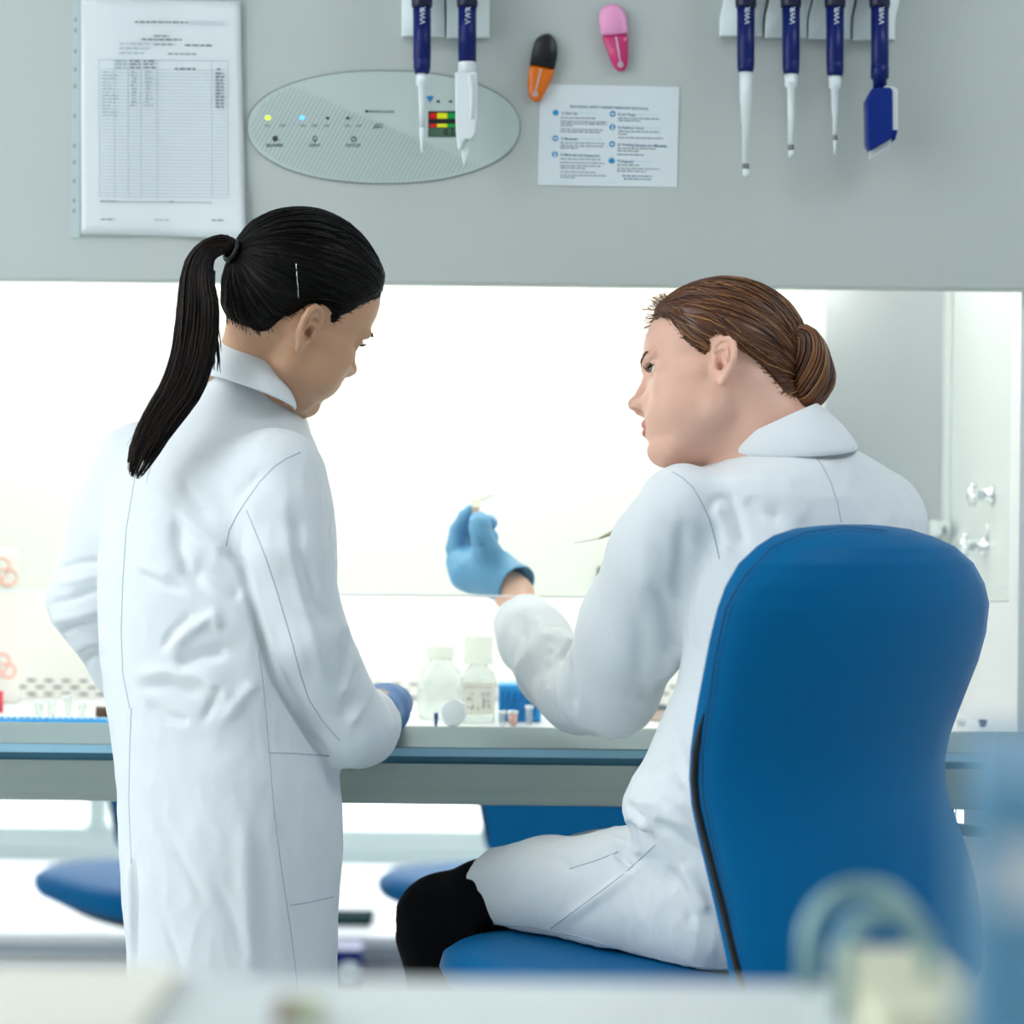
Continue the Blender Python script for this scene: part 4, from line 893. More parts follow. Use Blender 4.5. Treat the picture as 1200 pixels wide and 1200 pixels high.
def strands(V,F,tie,count,rad,steps=16,mats=3,seed=2,lift=.0006,stop=.012,keep=None,weights=(6,3,1),rim=None):
    rnd=random.Random(seed); tr=bvh(V,F); mb=MB(); T=Vector(tie)
    idx=[rnd.randrange(len(V)) for _ in range(count)]; edge=set()
    if rim is not None:
        hs,skin=rim; dd=[skin.find_nearest(Vector(V[i]))[3] for i in range(0,len(V),5)]; cand=[i*5 for i,x in enumerate(dd) if x is not None and x<.0022]; ex=rnd.sample(cand,min(len(cand),520)); idx+=ex; edge=set(ex)
    for i in idx:
        p=Vector(V[i]); 
        if keep is not None and not keep(V[i]): continue
        pts=[]; wob=rnd.uniform(0,9); L=(T-p).length; st=max(L,.03)/steps; amp=rnd.uniform(.0,.0012)
        if i in edge:
            back_=(p-T).normalized()*rnd.uniform(.003,.010); q_=rim[1].find_nearest(p+back_); pts.append(q_[0]+q_[1]*.0004)
        for k in range(steps+4):
            loc,nn_,_,_=tr.find_nearest(p)
            if loc is None: break
            pts.append(loc+nn_*(lift+rnd.uniform(-.0002,.0003)+amp*math.sin(PI*min(1,k/steps))))
            d=T-loc
            if d.length<stop: break
            t=d-nn_*d.dot(nn_); 
            if t.length<1e-5: break
            p=loc+t.normalized()*st+nn_*.001
        if len(pts)<4: continue
        m=rnd.choices(range(mats),weights[:mats])[0]
        mb.tube(pts,[rad*(.25+.75*min(1,min(j+1,len(pts)-j)/3)) for j in range(len(pts))],5,m)
    return mb
def eyeball(h,s,parent,yaw=0,up=0):
    q=h.s; mb=MB(); c=Vector(h.p(71.5,s*31,13)); d=Vector(h.F*math.cos(yaw)*math.cos(up)+h.L*math.sin(yaw)*math.cos(up)+h.U*math.sin(up)).normalized()
    prof=[(-12.6*math.cos(PI*j/24),12.6*math.sin(PI*j/24)) for j in range(25)]
    mb.lathe([(t*q,max(r,.01)*q) for t,r in prof[:20]],c,d,24,0,False); mb.lathe([(t*q,max(r,.01)*q) for t,r in prof[19:23]],c,d,24,1,False); mb.lathe([(t*q,max(r,.01)*q) for t,r in prof[22:]],c,d,24,2,False)
    return mb.build('eye',[M_eye,M_iris,M_pup],parent)
def brow_lash(h,tree,parent,m,lash=True):
    for s in (1,-1):
        mb=MB(); rnd=random.Random(4)
        for k in range(46):
            t=k/45; l=s*(9+35*t); u=27+6*math.sin(min(1,t*1.25)*PI*.62)-5*max(0,t-.6)
            for r_ in range(2):
                o=Vector(h.p(130,l,u+rnd.uniform(-2,2)*(1-t*.6))); hit=tree.ray_cast(o,Vector(-h.F))[0]
                if hit is None: continue
                d=Vector(h.L*s*.8+h.U*(.5-.6*t)+h.F*.12).normalized()*h.s*rnd.uniform(4,7); mb.tube([hit-d*.1,hit+d*.5,hit+d],[.00022,.00022,.0001],4)
        mb.build('eyebrow',m,parent)
        if lash:
            mb=MB()
            for k in range(22):
                t=k/21; l=s*(20+23*t); f=85.5-3.5*abs(t-.35)*2-6*max(0,t-.4); u=16.5-2*(2*t-.9)**2
                a=Vector(h.p(f,l,u)); d=Vector(h.F*1.0+h.L*s*(t-.4)*.9+h.U*.15).normalized()*h.s*8
                mb.tube([a,a+d*.5-Vector(h.U)*h.s*.6,a+d+Vector(h.U)*h.s*1.6],[.00035,.0003,.0001],4)
            mb.build('eyelashes',M_pup,parent)
def lips_idx(h,V,F,poly=None):
    c=h.loc(V[F].mean(1)); f,l,u=c.T
    top=-40.5-.006*l*l-.0*l; m=(f>76)&(abs(l)<18.5)&(u<-41-.016*l*l)&(u>-61+.022*l*l)&(f>85-.02*l*l)
    return m.astype(int)
def grid(lo,hi,res): return [np.arange(lo[i],hi[i],res,dtype=np.float32) for i in range(3)]
def person(h,label,limbs,skin,lip,nose):
    lo,hi=h.bounds(.135); B=limbs['bounds']
    ax=[axis(B[0][i],B[1][i],.010,.0014,lo[i],hi[i]) for i in range(3)]
    fd=Field(*ax)
    for c in limbs['col']: fd.column(c,.02)
    for pts,rs in limbs['chains']: fd.chain(pts,rs,.02)
    for c,r,R,k in limbs['ells']: fd.ell(c,r,R,k)
    head_field(fd,h,nose=nose)
    if 'cut' in limbs: fd.half(limbs['cut'][0],(0,0,-1),.004,limbs['cut'][1])
    V,F=fd.mesh(); V=relax(V,F,1,.35)
    o=mesh('person',V,F,[skin,lip],None,True,lips_idx(h,V,F)); tag(o,label,'person')
    return o,V,F
def coat_mesh(name,fd,lines,strokes,parent,amp=.0012,seed=0,it=2,crs=.05,face=.12):
    V,F=fd.mesh(); V=relax(V,F,it,.5); V=crumple(V,F,amp,crs,seed,(1,1,.55)); V=folds(V,F,[(a,b,c*1.4) for a,b,c in strokes],face); V=relax(V,F,1,.2)
    mb=MB(); 
    tr=bvh(V,F); seams(mb,tree=tr,lines=lines,r=.00075,m=1,lift=-.0001)
    n0=len(V); vv=np.concatenate([V,np.array(mb.v).reshape(-1,3)]) if mb.v else V
    ff=[tuple(f) for f in F]+[tuple(i+n0 for i in f) for f in mb.f]
    return mesh(name,vv,ff,[M_coat,M_seamshade],parent,True,[0]*len(F)+[1]*len(mb.f)),V,F
def collar_mesh(parent,top,bot,th=.004,gap=(0,0),n=60,name='collar',tuck=None):
    """turned-down collar: top/bot are closed rings (centre, axis1, axis2) in metres; a stand inside, fall outside"""
    rings=[]
    a0,a1=gap
    angs=np.linspace(a0,a1,n)
    def R(r,a,k=1): return r[0]+r[1]*math.cos(a)*k+r[2]*math.sin(a)*k
    v=[];f=[]
    prof=[]
    for a in angs:
        t=R(top,a); b=R(bot,a); ti=R(top,a,.93); stand=ti+(b-t)*.55*0+np.array([0,0,-.03])
        out=(t-top[0]); out/=np.linalg.norm(out)
        prof.append([stand, ti, t*.5+ti*.5+np.array([0,0,.003]), t+out*.001, t+(b-t)*.35+out*.006, t+(b-t)*.7+out*.006, b+out*.002, b-np.array([0,0,.0])+(t-b)*.03-out*.003, t+(b-t)*.6+out*.002, t+(b-t)*.2-out*.002, ti+np.array([0,0,-.004])+out*.002, stand+out*.003])
    k=len(prof[0])
    for r in prof: v+=r
    for i in range(n-1):
        for j in range(k): f.append((i*k+j,i*k+(j+1)%k,(i+1)*k+(j+1)%k,(i+1)*k+j))
    f.append(tuple(range(k))); f.append(tuple((n-1)*k+j for j in range(k-1,-1,-1)))
    mb=MB().add(v,f); o=mb.build(name,M_coat,parent); md=o.modifiers.new('sub','SUBSURF'); md.levels=1; md.render_levels=1
    return o
def secs(rows_,d,ry,kz=None,ang=0):
    out=[]
    for r in rows_:
        py,L,R_=r[:3]; dd=r[3] if len(r)>3 else d; ryy=r[4] if len(r)>4 else ry
        c=P((L+R_)/2,py,dd); hw=S((R_-L)/2,dd); ry2=min(ryy,hw*.98/max(abs(math.sin(ang)),.01)) if ang else ryy
        rx=math.sqrt(max(1e-6,hw*hw-(ry2*math.sin(ang))**2))/math.cos(ang); out.append((c[2],c[0],c[1],rx,ry2,ang))
    return out
# ---------------------------------------------------------------- standing woman
h1=Head((363,389),3.575,+1,math.radians(32),math.radians(24),math.radians(17),.97,-1)
neck1=[h1.p(-24,0,-10),P(301,436,3.665),P(285,490,3.67)]
body1={'bounds':(np.array([-.56,3.40,-.004]),np.array([-.06,4.06,1.60])),
 'col':[secs([(470,262,318,3.68,.05),(500,215,340,3.68,.07),(540,180,360,3.66,.085),(620,150,360,3.65,.09),(760,155,355,3.63,.09),(860,165,360,3.62,.09),(960,172,368,3.62,.09)],3.63,.09,ang=math.radians(-24))],
 'chains':[(neck1,[.048,.047,.054]),
   ([P(325,560,3.57),P(350,725,3.555),P(404,846,3.625),P(440,838,3.81),P(450,832,3.875)],[.046,.034,.034,.028,.022]),
   ([P(172,560,3.735),P(112,702,3.745),P(152,775,3.80),P(268,830,3.90),P(300,832,3.925)],[.042,.028,.028,.024,.021]),
   ([P(232,960,3.62),np.array([-.36,3.63,.46]),np.array([-.36,3.60,.07])],[.065,.048,.036]),([P(306,960,3.62),np.array([-.28,3.62,.46]),np.array([-.28,3.59,.07])],[.065,.048,.036]),
   ([np.array([-.36,3.59,.045]),np.array([-.32,3.76,.03])],[.035,.025]),([np.array([-.27,3.58,.045]),np.array([-.22,3.75,.03])],[.035,.025])],
 'ells':[]}
p1,V1,F1=person(h1,'standing woman in white lab coat with long dark ponytail leaning on the rail',body1,M_skin1,M_lip1,.75)
t1=bvh(V1,F1); eyeball(h1,1,p1); eyeball(h1,-1,p1); brow_lash(h1,t1,p1,M_hair1c)
poly1=[(-90,-42),(-71,-42),(-60,-40),(-37,-28),(-34,-4),(-24,14),(-16,30),(0,38),(12,34),(18,26),(23,20),(27,26),(30,37),(40,50),(52,63),(66,72),(77,80),(90,92),(150,120),(150,260),(-220,260),(-220,-42)]
HV,HF=hair_cap(h1,poly1,8.5); tie1=P(291,288,3.72)
# the tie lies on the crown towards the back of the head
tie1=h1.p(-105,0,38)
HV=comb(HV,HF,h1,tie1,.0012,30)
mesh('hair',HV,HF,[M_hair1],p1)
sb=strands(HV,HF,tie1,800,.00055,keep=None,seed=3,weights=(7,3,.5),rim=(h1,t1)); sb.build('hair_strands',[M_hair1,M_hair1b,M_hair1c],p1)
# ponytail
td=float(tie1[1]); axis_pts=[(282,291),(263,286),(243,294),(233,312),(231,336),(232,361),(230,392),(223,428),(211,458),(188,492),(168,530),(157,560)]
wid=[9,11,13,17,21,25,25.5,25.5,25,19,13,4]
tp=[tie1*1.0]+[P(x,y,min(td,3.60)-.02*min(i,3)/3-.055*max(0,i-3)/8) for i,(x,y) in enumerate(axis_pts)][1:]
w_=[S(x,td) for x in wid]
pm=MB(); rnd=random.Random(11)
def bez(pts,t):
    x=t*(len(pts)-1); i=min(int(x),len(pts)-2); f_=x-i
    p0=pts[max(i-1,0)];p1_=pts[i];p2_=pts[i+1];p3=pts[min(i+2,len(pts)-1)]
    return .5*((2*p1_)+(-p0+p2_)*f_+(2*p0-5*p1_+4*p2_-p3)*f_*f_+(-p0+3*p1_-3*p2_+p3)*f_**3)
WX=np.array([1,0,0]); WY=np.array([0,1,0])
core=[bez(tp,t) for t in np.linspace(0,.93,40)]; cw=np.interp(np.linspace(0,.93,40),np.linspace(0,1,len(w_)),w_)
pm.tube(core,[x*.62 for x in cw],14,0,True,.85)
for k in range(560):
    a=rnd.uniform(0,2*PI); rr0=math.sqrt(rnd.uniform(.35,1)); end=rnd.uniform(.74,1.0); pts=[];rd=[]
    tw=rnd.uniform(-.5,.5)
    for j in range(24):
        t=end*j/23; wv=np.interp(t,np.linspace(0,1,len(w_)),w_); c=bez(tp,t); tg=bez(tp,min(1,t+.01))-bez(tp,max(0,t-.01)); tg/=np.linalg.norm(tg)+1e-9
        nx_=np.cross(tg,WY); nx_/=np.linalg.norm(nx_)+1e-9
        ex=1.0 if t<.75 else 1+.5*(t-.75)/.25
        pts.append(c+(nx_*math.cos(a+tw*t)*rr0+WY*math.sin(a+tw*t)*rr0*.7)*wv*ex+np.array([rnd.gauss(0,.0003),rnd.gauss(0,.0003),0])); rd.append(.00085*(1-.5*t**3))
    pm.tube(pts,rd,5,rnd.choices([0,1,2],[4,4,2.2])[0])
# loose locks hanging between tail and neck
for k in range(26):
    x0=rnd.uniform(238,254); x1=rnd.uniform(243,258); ye=rnd.uniform(400,450); pts=[P(x0+(x1-x0)*t+2*math.sin(t*5+k),318+(ye-318)*t,td-.03) for t in np.linspace(0,1,14)]
    pm.tube([bez(tp,.18),bez(tp,.26)]+pts,[.0007]*15+[.0002],5,rnd.choice([0,1]))
for k in range(14):
    s0=bez(tp,rnd.uniform(.68,.8)); e0=P(rnd.uniform(146,176),rnd.uniform(520,568),3.515); pts=[s0+(e0-s0)*t+np.array([-.006*math.sin(t*PI),0,0]) for t in np.linspace(0,1,10)]
    pm.tube(pts,[.0006*(1-.8*t) for t in np.linspace(0,1,10)],5,rnd.choice([0,1]))
pm.build('ponytail',[M_hair1,M_hair1b,M_hair1c],p1)
MB().tube([Vector(tie1)+Vector(h1.L)*.012*math.cos(a)+Vector(h1.U)*.012*math.sin(a)-Vector(h1.F)*.004 for a in np.linspace(0,2*PI,20)],.003,8).build('hair_tie',M_black,p1)
hp=MB(); ht=bvh(HV,HF); o_=[]
for py in range(308,352,3):
    a,b=cast(ht,347+(py-308)*.07,py)
    if a is not None: o_.append(a+b*.0012)
if len(o_)>2: hp.tube(o_,.0006,6); hp.build('hair_pin',M_metaltip,p1)
# coat
fd=Field(*grid([-.60,3.42,.42],[-.13,3.96,1.36],.0034))
T1=secs([(430,272,322,3.664,.050),(440,262,332,3.666,.060),(450,250,338,3.67,.070),(462,238,343,3.672,.078),(476,224,349,3.675,.084),(490,207,356,3.675,.090),(510,186,362,3.67,.092),(540,158,376,3.66,.106),(580,136,385,3.655,.118),(620,124,390,3.65,.126),(660,119.5,391,3.645,.13),(700,118.5,390,3.64,.13),(760,121,387,3.635,.128),(820,129,385,3.63,.128),(860,135,385,3.63,.130),(900,140,391,3.63,.134),(940,143,396,3.63,.136),(970,144.5,397.5,3.63,.137),(1010,147.5,395,3.63,.137),(1060,151,391,3.63,.136),(1120,156,389.5,3.63,.135),(1200,160,390,3.63,.136),(1300,160,394,3.63,.138),(1345,160,396,3.63,.138)],3.63,.12,ang=math.radians(-24))
fd.column(T1,.02,2.25)
fd.chain([P(322,562,3.565),P(328,600,3.55)],[.060,.055],.02); fd.chain([P(328,600,3.55),P(334,645,3.537),P(358,745,3.55),P(404,848,3.615)],[.055,.0485,.0475,.047],.007)
fd.chain([P(404,848,3.615),P(420,852,3.70),P(431,847,3.80)],[.047,.045,.041],.02)
fd.chain([P(168,552,3.74),P(140,610,3.745),P(106,700,3.745)],[.060,.055,.050],.025)
fd.chain([P(106,704,3.745),P(150,775,3.80),P(232,824,3.875)],[.050,.046,.038],.012)
fd.half(P(436,846,3.815),[.10,.98,.10],.006,(P(380,900,3.6),P(470,790,3.95)))
fd.half(P(0,1340,3.63),[0,0,-1],.004)
L1=[[(265,640),(268,622),(278,603),(290,585),(304,565),(320,548),(336,537),(352,530)],[(289,598),(300,625),(312,655),(325,695),(340,745),(352,790),(362,820),(378,845),(398,868)],
    [(303,762),(307,790),(311,830),(315,880),(321,950),(330,1020),(340,1085),(348,1150),(356,1230)],[(316,882),(345,883),(372,885),(386,886)],[(340,1061),(365,1057),(390,1051)],
    [(158,560),(148,620),(144,680),(142,740),(144,790),(152,830)],[(154,830),(152,880),(151,940),(154,1012)]]
ST1=[([(157,1012),(158,1060),(157,1110),(156,1160),(156,1250)],2.6,-7),([(153,1012),(154,1060),(153,1150)],3,3),
 ([(206,598),(235,624),(266,650)],7,5),([(209,600),(209,640),(216,668),(240,690)],8,-6),([(222,660),(262,680),(285,700)],11,-5),
 ([(160,670),(190,684),(216,691)],5,-3.5),([(165,664),(200,676)],6,2.5),([(198,764),(225,738),(250,722),(257,738)],7,6),([(205,780),(235,768),(268,762)],8,-7),([(190,760),(205,738),(225,720)],5,-3),
 ([(165,790),(200,786),(240,795),(278,830)],8,5),([(160,806),(200,803),(232,815)],7,-4),([(172,822),(195,840),(222,846)],6,-4),([(238,845),(250,822),(258,806)],5,-4),([(262,845),(285,815),(300,800)],7,4),
 ([(215,560),(222,580),(245,605)],7,-2.5),([(232,540),(270,570),(290,590)],12,2.5),([(275,590),(290,570),(305,552)],6,-2.5),
 ([(68,668),(92,660),(120,657)],4,-4),([(66,684),(92,680),(119,672)],5,3),([(62,708),(90,700),(118,690)],4.5,-4.5),([(58,728),(90,722),(118,713)],5,3),([(64,746),(90,737),(120,731)],4.5,-5),([(80,768),(100,752),(122,750)],6,3),([(92,786),(108,772),(124,768)],5,-4),
 ([(345,600),(352,650),(366,700),(388,738)],9,-4.5),([(330,580),(345,660),(362,730),(380,790)],8,2.5),([(378,560),(384,620),(386,690)],3,-3),
 ([(398,752),(402,775),(398,800)],5,-4),([(412,760),(408,790),(400,815)],5,4.5),([(424,778),(412,810),(402,838)],4.5,-4.5),([(436,800),(424,828),(410,850)],5,4),([(404,730),(414,745),(420,762)],5,4),
 ([(268,645),(284,662),(300,720),(312,770)],5,-5),([(290,650),(308,710),(322,770),(345,830)],6,2),
 ([(300,722),(313,768),(326,800),(345,832),(366,864),(384,890)],4.5,-7),([(190,960),(215,1010),(240,1060)],6,-1.8),([(193,1078),(205,1115),(216,1150)],5,-2),([(255,1040),(275,1080),(290,1130)],7,-2),([(285,960),(288,1040),(292,1150)],10,3.5),([(305,990),(310,1060),(318,1150)],9,-5),([(330,960),(350,1010),(352,1050)],8,-2.5),([(222,900),(270,905),(312,930)],16,2),([(355,905),(372,935),(378,985)],9,2.5)]
coat1,CV1,CF1=coat_mesh('lab_coat',fd,L1,ST1,p1,.0022,3,2,.055); coat1['label']='white cotton lab coat'
sv_=lambda px,py,d,r: None
# collar (stand at the neck, falling onto the shoulders)
ct=P(297,432,3.662); cb_=P(284,461,3.668)
collar_mesh(p1,(ct,np.array([.040,.010,-.030]),np.array([.020,-.052,.010])),(cb_,np.array([.055,.012,-.021]),np.array([.034,-.096,-.004])),gap=(math.radians(-30),math.radians(300)))
# gloves
def glove(fd_fn,lo,hi,res,m,parent,seed=0,name='glove'):
    g=Field(*grid(lo,hi,res)); fd_fn(g); V,F=g.mesh(); V=relax(V,F,1,.4); V=crumple(V,F,.0005,.012,seed); return mesh(name,V,F,[m],parent)
def g1(g):
    g.chain([P(441,838,3.80),P(449,832,3.85),P(455,827,3.90)],[.030,.031,.026],.012)
    g.ell(P(455,823,3.91),(.030,.040,.021),None,.014)
    for x,y,dd,xe,ye,de in ((443,829,3.935,446,842,3.985),(451,823,3.945,455,840,4.002),(459,823,3.940,463,841,3.995),(464,828,3.925,468,843,3.972)):
        g.chain([P(x-1,y+2,3.90),P(x,y-1,dd),P((x+xe)/2,(y+ye)/2-4,(dd+de)/2+.006),P(xe,ye,de)],[.0105,.0100,.0092,.0080],.004)
    g.chain([P(447,836,3.86),P(437,840,3.905),P(437,846,3.94)],[.014,.0115,.009],.006)
glove(g1,P(415,880,3.76),P(490,790,4.03),.002,M_gloved,p1,1)
def g1b(g):
    g.chain([P(235,820,3.865),P(268,822,3.90),P(300,822,3.925)],[.028,.026,.026],.01); g.ell(P(310,828,3.93),(.042,.030,.018),None,.01)
    for k,(xe,de,ye) in enumerate(((388,3.905,853),(384,3.93,845),(374,3.95,840),(360,3.965,836))): g.chain([P(325,830,3.908+.016*k),P(352,830,3.908+.017*k),P(xe-12,ye-7,de),P(xe,ye-3,de)],[.0105,.0095,.0088,.0075],.004)
    g.chain([P(300,836,3.905),P(325,848,3.888),P(345,854,3.885)],[.014,.011,.009],.005)
glove(g1b,P(205,890,3.80),P(415,800,4.02),.0024,M_gloved,p1,2)
# trousers and shoes
fd=Field(*grid([-.48,3.48,.05],[-.14,3.76,.86],.006))
fd.chain([P(232,960,3.62),np.array([-.36,3.63,.46]),np.array([-.36,3.60,.08])],[.074,.058,.05],.02); fd.chain([P(306,960,3.62),np.array([-.28,3.62,.46]),np.array([-.28,3.59,.08])],[.074,.058,.05],.02); fd.half((0,0,.075),(0,0,-1),.004)
V,F=fd.mesh(); mesh('trousers',V,F,[M_trous],p1)
def shoe(x,y,dx,dy,parent):
    g=Field(*grid([x-.16,y-.12,-.004],[x+.2,y+.26,.16],.005)); g.chain([(x,y,.045),(x+dx*.10,y+dy*.10,.04),(x+dx*.18,y+dy*.18,.034)],[.043,.042,.033],.02); g.cone((x,y,.05),(x,y,.11),.044,.046,.02); g.half((0,0,.002),(0,0,-1),.003)
    V,F=g.mesh(); mesh('shoe',V,F,[M_shoe],parent)
shoe(-.36,3.59,.25,.97,p1); shoe(-.265,3.58,.3,.95,p1)
# ---------------------------------------------------------------- seated woman
h2=Head((843,426),3.585,-1,math.radians(5),math.radians(3),math.radians(20),.975,1)
LS,RS=P(795,598,3.585),P(1025,612,3.70)
LE,LW=P(693,826,3.80),P(604,697,4.075)
RE,RW=P(930,800,3.90),P(805,648,3.93)
HipL,KneeL,AnkL=P(840,1070,3.61),P(522,1083,3.86),P(575,1480,3.86)
HipR,KneeR,AnkR=HipL+Wc*.15,KneeL+Wc*.13,AnkL+Wc*.12
body2={'bounds':(np.array([-.16,3.36,.25]),np.array([.54,4.22,1.52])),
 'col':[secs([(490,880,965,3.66,.055),(530,860,990,3.655,.07),(570,830,1020,3.65,.085),(650,815,1040,3.64,.095),(760,830,1020,3.63,.095),(900,790,985,3.62,.10),(1000,790,985,3.61,.10),(1050,800,985,3.61,.08)],3.63,.08,ang=math.radians(40))],
 'chains':[([h2.p(-24,0,-12),P(892,505,3.645),P(905,560,3.65)],[.056,.054,.062]),([h2.p(22,0,-52),P(862,520,3.66),P(880,560,3.66)],[.040,.043,.05]),
  ([LS,P(714,806,3.765)],[.042,.030]),([P(714,806,3.765),P(676,810,3.82),P(630,752,3.96),P(615,729,4.03),P(603,696,4.09),P(586,680,4.10)],[.028,.028,.023,.018,.0225,.022]),([RS,RE,RW,P(785,632,3.94)],[.046,.038,.024,.022]),
  ([P(840,1050,3.61),P(640,1042,3.775),P(570,1046,3.82),KneeL,AnkL],[.046,.034,.024,.028,.026]),([P(840,1050,3.61)+Wc*.14,P(640,1042,3.775)+Wc*.13,KneeR,AnkR],[.046,.030,.028,.026]),
  ([AnkL,AnkL+Fc*.12-UZ*.03],[.03,.022]),([AnkR,AnkR+Fc*.12-UZ*.03],[.03,.022])],'ells':[]}
p2,V2,F2=person(h2,'seated woman in white lab coat with auburn bun holding up a tiny tube',body2,M_skin2,M_lip2,1.0)
t2=bvh(V2,F2); eyeball(h2,1,p2,.1,.22); eyeball(h2,-1,p2,.1,.22); brow_lash(h2,t2,p2,M_hair2b)
poly2=[(-90,-40),(-80,-40),(-62,-10),(-49,7),(-26,20),(-14,34),(0,40),(9,36),(12,20),(16,15),(28,26),(41,37),(50,54),(60,68),(76,78),(90,92),(150,120),(150,260),(-220,260),(-220,-40)]
bunc=h2.p(-112,0,-8)
def nape(fd,h):
    fd.ell(h.p(-58,0,-30),np.array((34,46,42))*h.s,h.A,16*h.s)
HV2,HF2=hair_cap(h2,poly2,9.5,nape); tie2=h2.p(-100,0,2)
HV2=comb(HV2,HF2,h2,tie2,.0016,22,5)
mesh('hair',HV2,HF2,[M_hair2],p2)
strands(HV2,HF2,tie2,1500,.0006,mats=4,seed=8,lift=.0008,weights=(5,4,2,3),rim=(h2,t2)).build('hair_strands',[M_hair2,M_hair2b,M_hair2c,M_hair2d],p2)
# flyaway wisps over the forehead
wm=MB(); rnd=random.Random(21); ht2=bvh(HV2,HF2)
for k in range(60):
    t=rnd.random(); f_,u_=86-26*t,78+46*t; a=Vector(h2.p(f_+rnd.uniform(-4,4),rnd.uniform(-30,30),u_)); loc,nn_,_,_=ht2.find_nearest(a)
    d=nn_*rnd.uniform(.004,.013)+Vector(h2.F)*rnd.uniform(-.004,.008); e_=loc-Vector(h2.F)*rnd.uniform(.004,.02)+Vector(h2.U)*rnd.uniform(-.002,.006)
    wm.tube([loc,loc+d*.8,loc+d*.9+(e_-loc)*.5,e_+nn_*.001],[.0005,.0005,.0004,.0002],5,rnd.choice([0,1,1]))
wm.build('flyaway_hair',[M_hair2b,M_hair2c],p2)
# bun: a twisted coil of hair
D2=float(tie2[1]); bn=MB(); rnd=random.Random(31)
def coil(pts,rad,n,mats_w,sq=.9,seed=0,twist=3.0):
    pts=[np.array(p)-np.array([S(5,3.6),0,0]) for p in pts]
    bn.tube([bez(pts,t) for t in np.linspace(0,1,30)],[np.interp(t,np.linspace(0,1,len(rad)),rad)*.88 for t in np.linspace(0,1,30)],16,3)
    for k in range(n):
        a=2*PI*k/n+rnd.uniform(-.1,.1); q=[];rd=[]
        for j in range(28):
            t=j/27; c=bez(pts,t); tg=bez(pts,min(1,t+.02))-bez(pts,max(0,t-.02)); tg/=np.linalg.norm(tg)+1e-9
            u=np.cross(tg,WY); u/=np.linalg.norm(u)+1e-9; v=np.cross(tg,u); r=np.interp(t,np.linspace(0,1,len(rad)),rad)*(.93+.07*math.sin(k*2.1)); b=a+twist*t
            q.append(c+(u*math.cos(b)+v*math.sin(b))*r)
        bn.tube(q,.0014,5,rnd.choices([0,1,2,3],mats_w)[0])
coil([P(938,404,D2-.006),P(946,398,D2-.012),P(954,416,D2-.016),P(954,440,D2-.014),P(948,463,D2-.006),P(938,468,D2)],[.012,.018,.0215,.0225,.018,.010],70,(5,4,1,2),seed=1)
coil([P(940,398,D2+.02),P(955,404,D2+.02),P(964,428,D2+.016),P(966,446,D2+.012),P(956,466,D2+.008),P(944,472,D2+.004)],[.010,.016,.017,.018,.014,.008],56,(4,2,0,4))
coil([P(930,392,D2+.01),P(937,410,D2+.004),P(938,440,D2+.004),P(936,466,D2+.004)],[.010,.016,.018,.010],46,(3,1,0,5))
bn.build('bun',[M_hair2,M_hair2b,M_hair2c,M_hair2d],p2)
# coat
fd=Field(*grid([-.08,3.40,.60],[.53,4.12,1.33],.0034))
T2=secs([(498,884,962,3.655,.055),(512,876,978,3.655,.066),(528,858,1000,3.655,.080),(545,832,1030,3.65,.094),(562,806,1050,3.65,.106),(582,800,1063,3.65,.116),(605,800,1072,3.65,.122),(640,800,1076,3.645,.126),(700,803,1058,3.64,.118),(760,806,1035,3.63,.114),(810,796,1015,3.625,.112),(850,779,1000,3.62,.110),(885,762,988,3.615,.110),(912,745,980,3.61,.112),(935,735,998,3.61,.122),(950,733,996,3.61,.122),(968,740,996,3.61,.122),(1000,752,996,3.61,.122),(1050,765,1000,3.61,.12),(1085,790,1002,3.61,.115),(1120,812,998,3.61,.10)],3.62,.12,ang=math.radians(40))
fd.column(T2,.02,2.25)
fd.chain([P(803,600,3.59),P(778,650,3.63),P(745,735,3.705),P(714,806,3.765)],[.056,.062,.066,.058],.02)
fd.chain([P(714,806,3.765),P(690,815,3.80)],[.058,.045],.02)
fd.chain([P(676,815,3.82),P(650,785,3.88),P(626,750,3.96),P(614,728,4.00)],[.048,.046,.044,.040],.014)
fd.chain([RS,RE,RW],[.062,.052,.045],.02)
LP_=[P(850,1056,3.60),P(740,1046,3.69),P(640,1044,3.775),P(550,1046,3.845)]; LR_=[.084,.074,.0605,.054]
fd.chain(LP_,LR_,.025); fd.chain([a+Wc*.13 for a in LP_],LR_,.025)
fd.chain([P(850,1075,3.585),P(740,1068,3.68),P(650,1052,3.76)],[.078,.062,.05],.02)
fd.chain([HipL*.5+HipR*.5+UZ*.02,(HipL+HipR)*.07+(KneeL+KneeR)*.43+UZ*.016],[.075,.050],.03)
fd.half(P(571,1046,3.83),Fc*.98+UZ*.14+Wc*.0,.006,(np.array([-.08,3.66,.60]),np.array([.30,4.12,.86])))
wd_=(LW-LE)/np.linalg.norm(LW-LE); wd_=np.array([-.30,.84,.45]); wd_/=np.linalg.norm(wd_)
fd.half(P(609,727,4.005),wd_,.004,(P(540,790,3.90),P(680,640,4.12)))
fd.cone(P(604,712,4.02),P(622,742,3.97),.031,.030,.004,'sub')
fd.half(SC+UZ*.6645,-UZ+Fc*.05,.004,(np.array([-.08,3.40,.60]),np.array([.53,4.12,.69])))
L2=[[(788,553),(800,560),(812,571),(822,588),(831,608),(838,632),(843,655)],[(957,537),(965,548),(974,566),(981,588),(986,612)],[(566,1082),(620,1086),(680,1098),(740,1117),(800,1130),(850,1136)],[(645,1088),(690,1055),(730,1025),(768,990)],[(668,1018),(700,1008),(725,998)]]
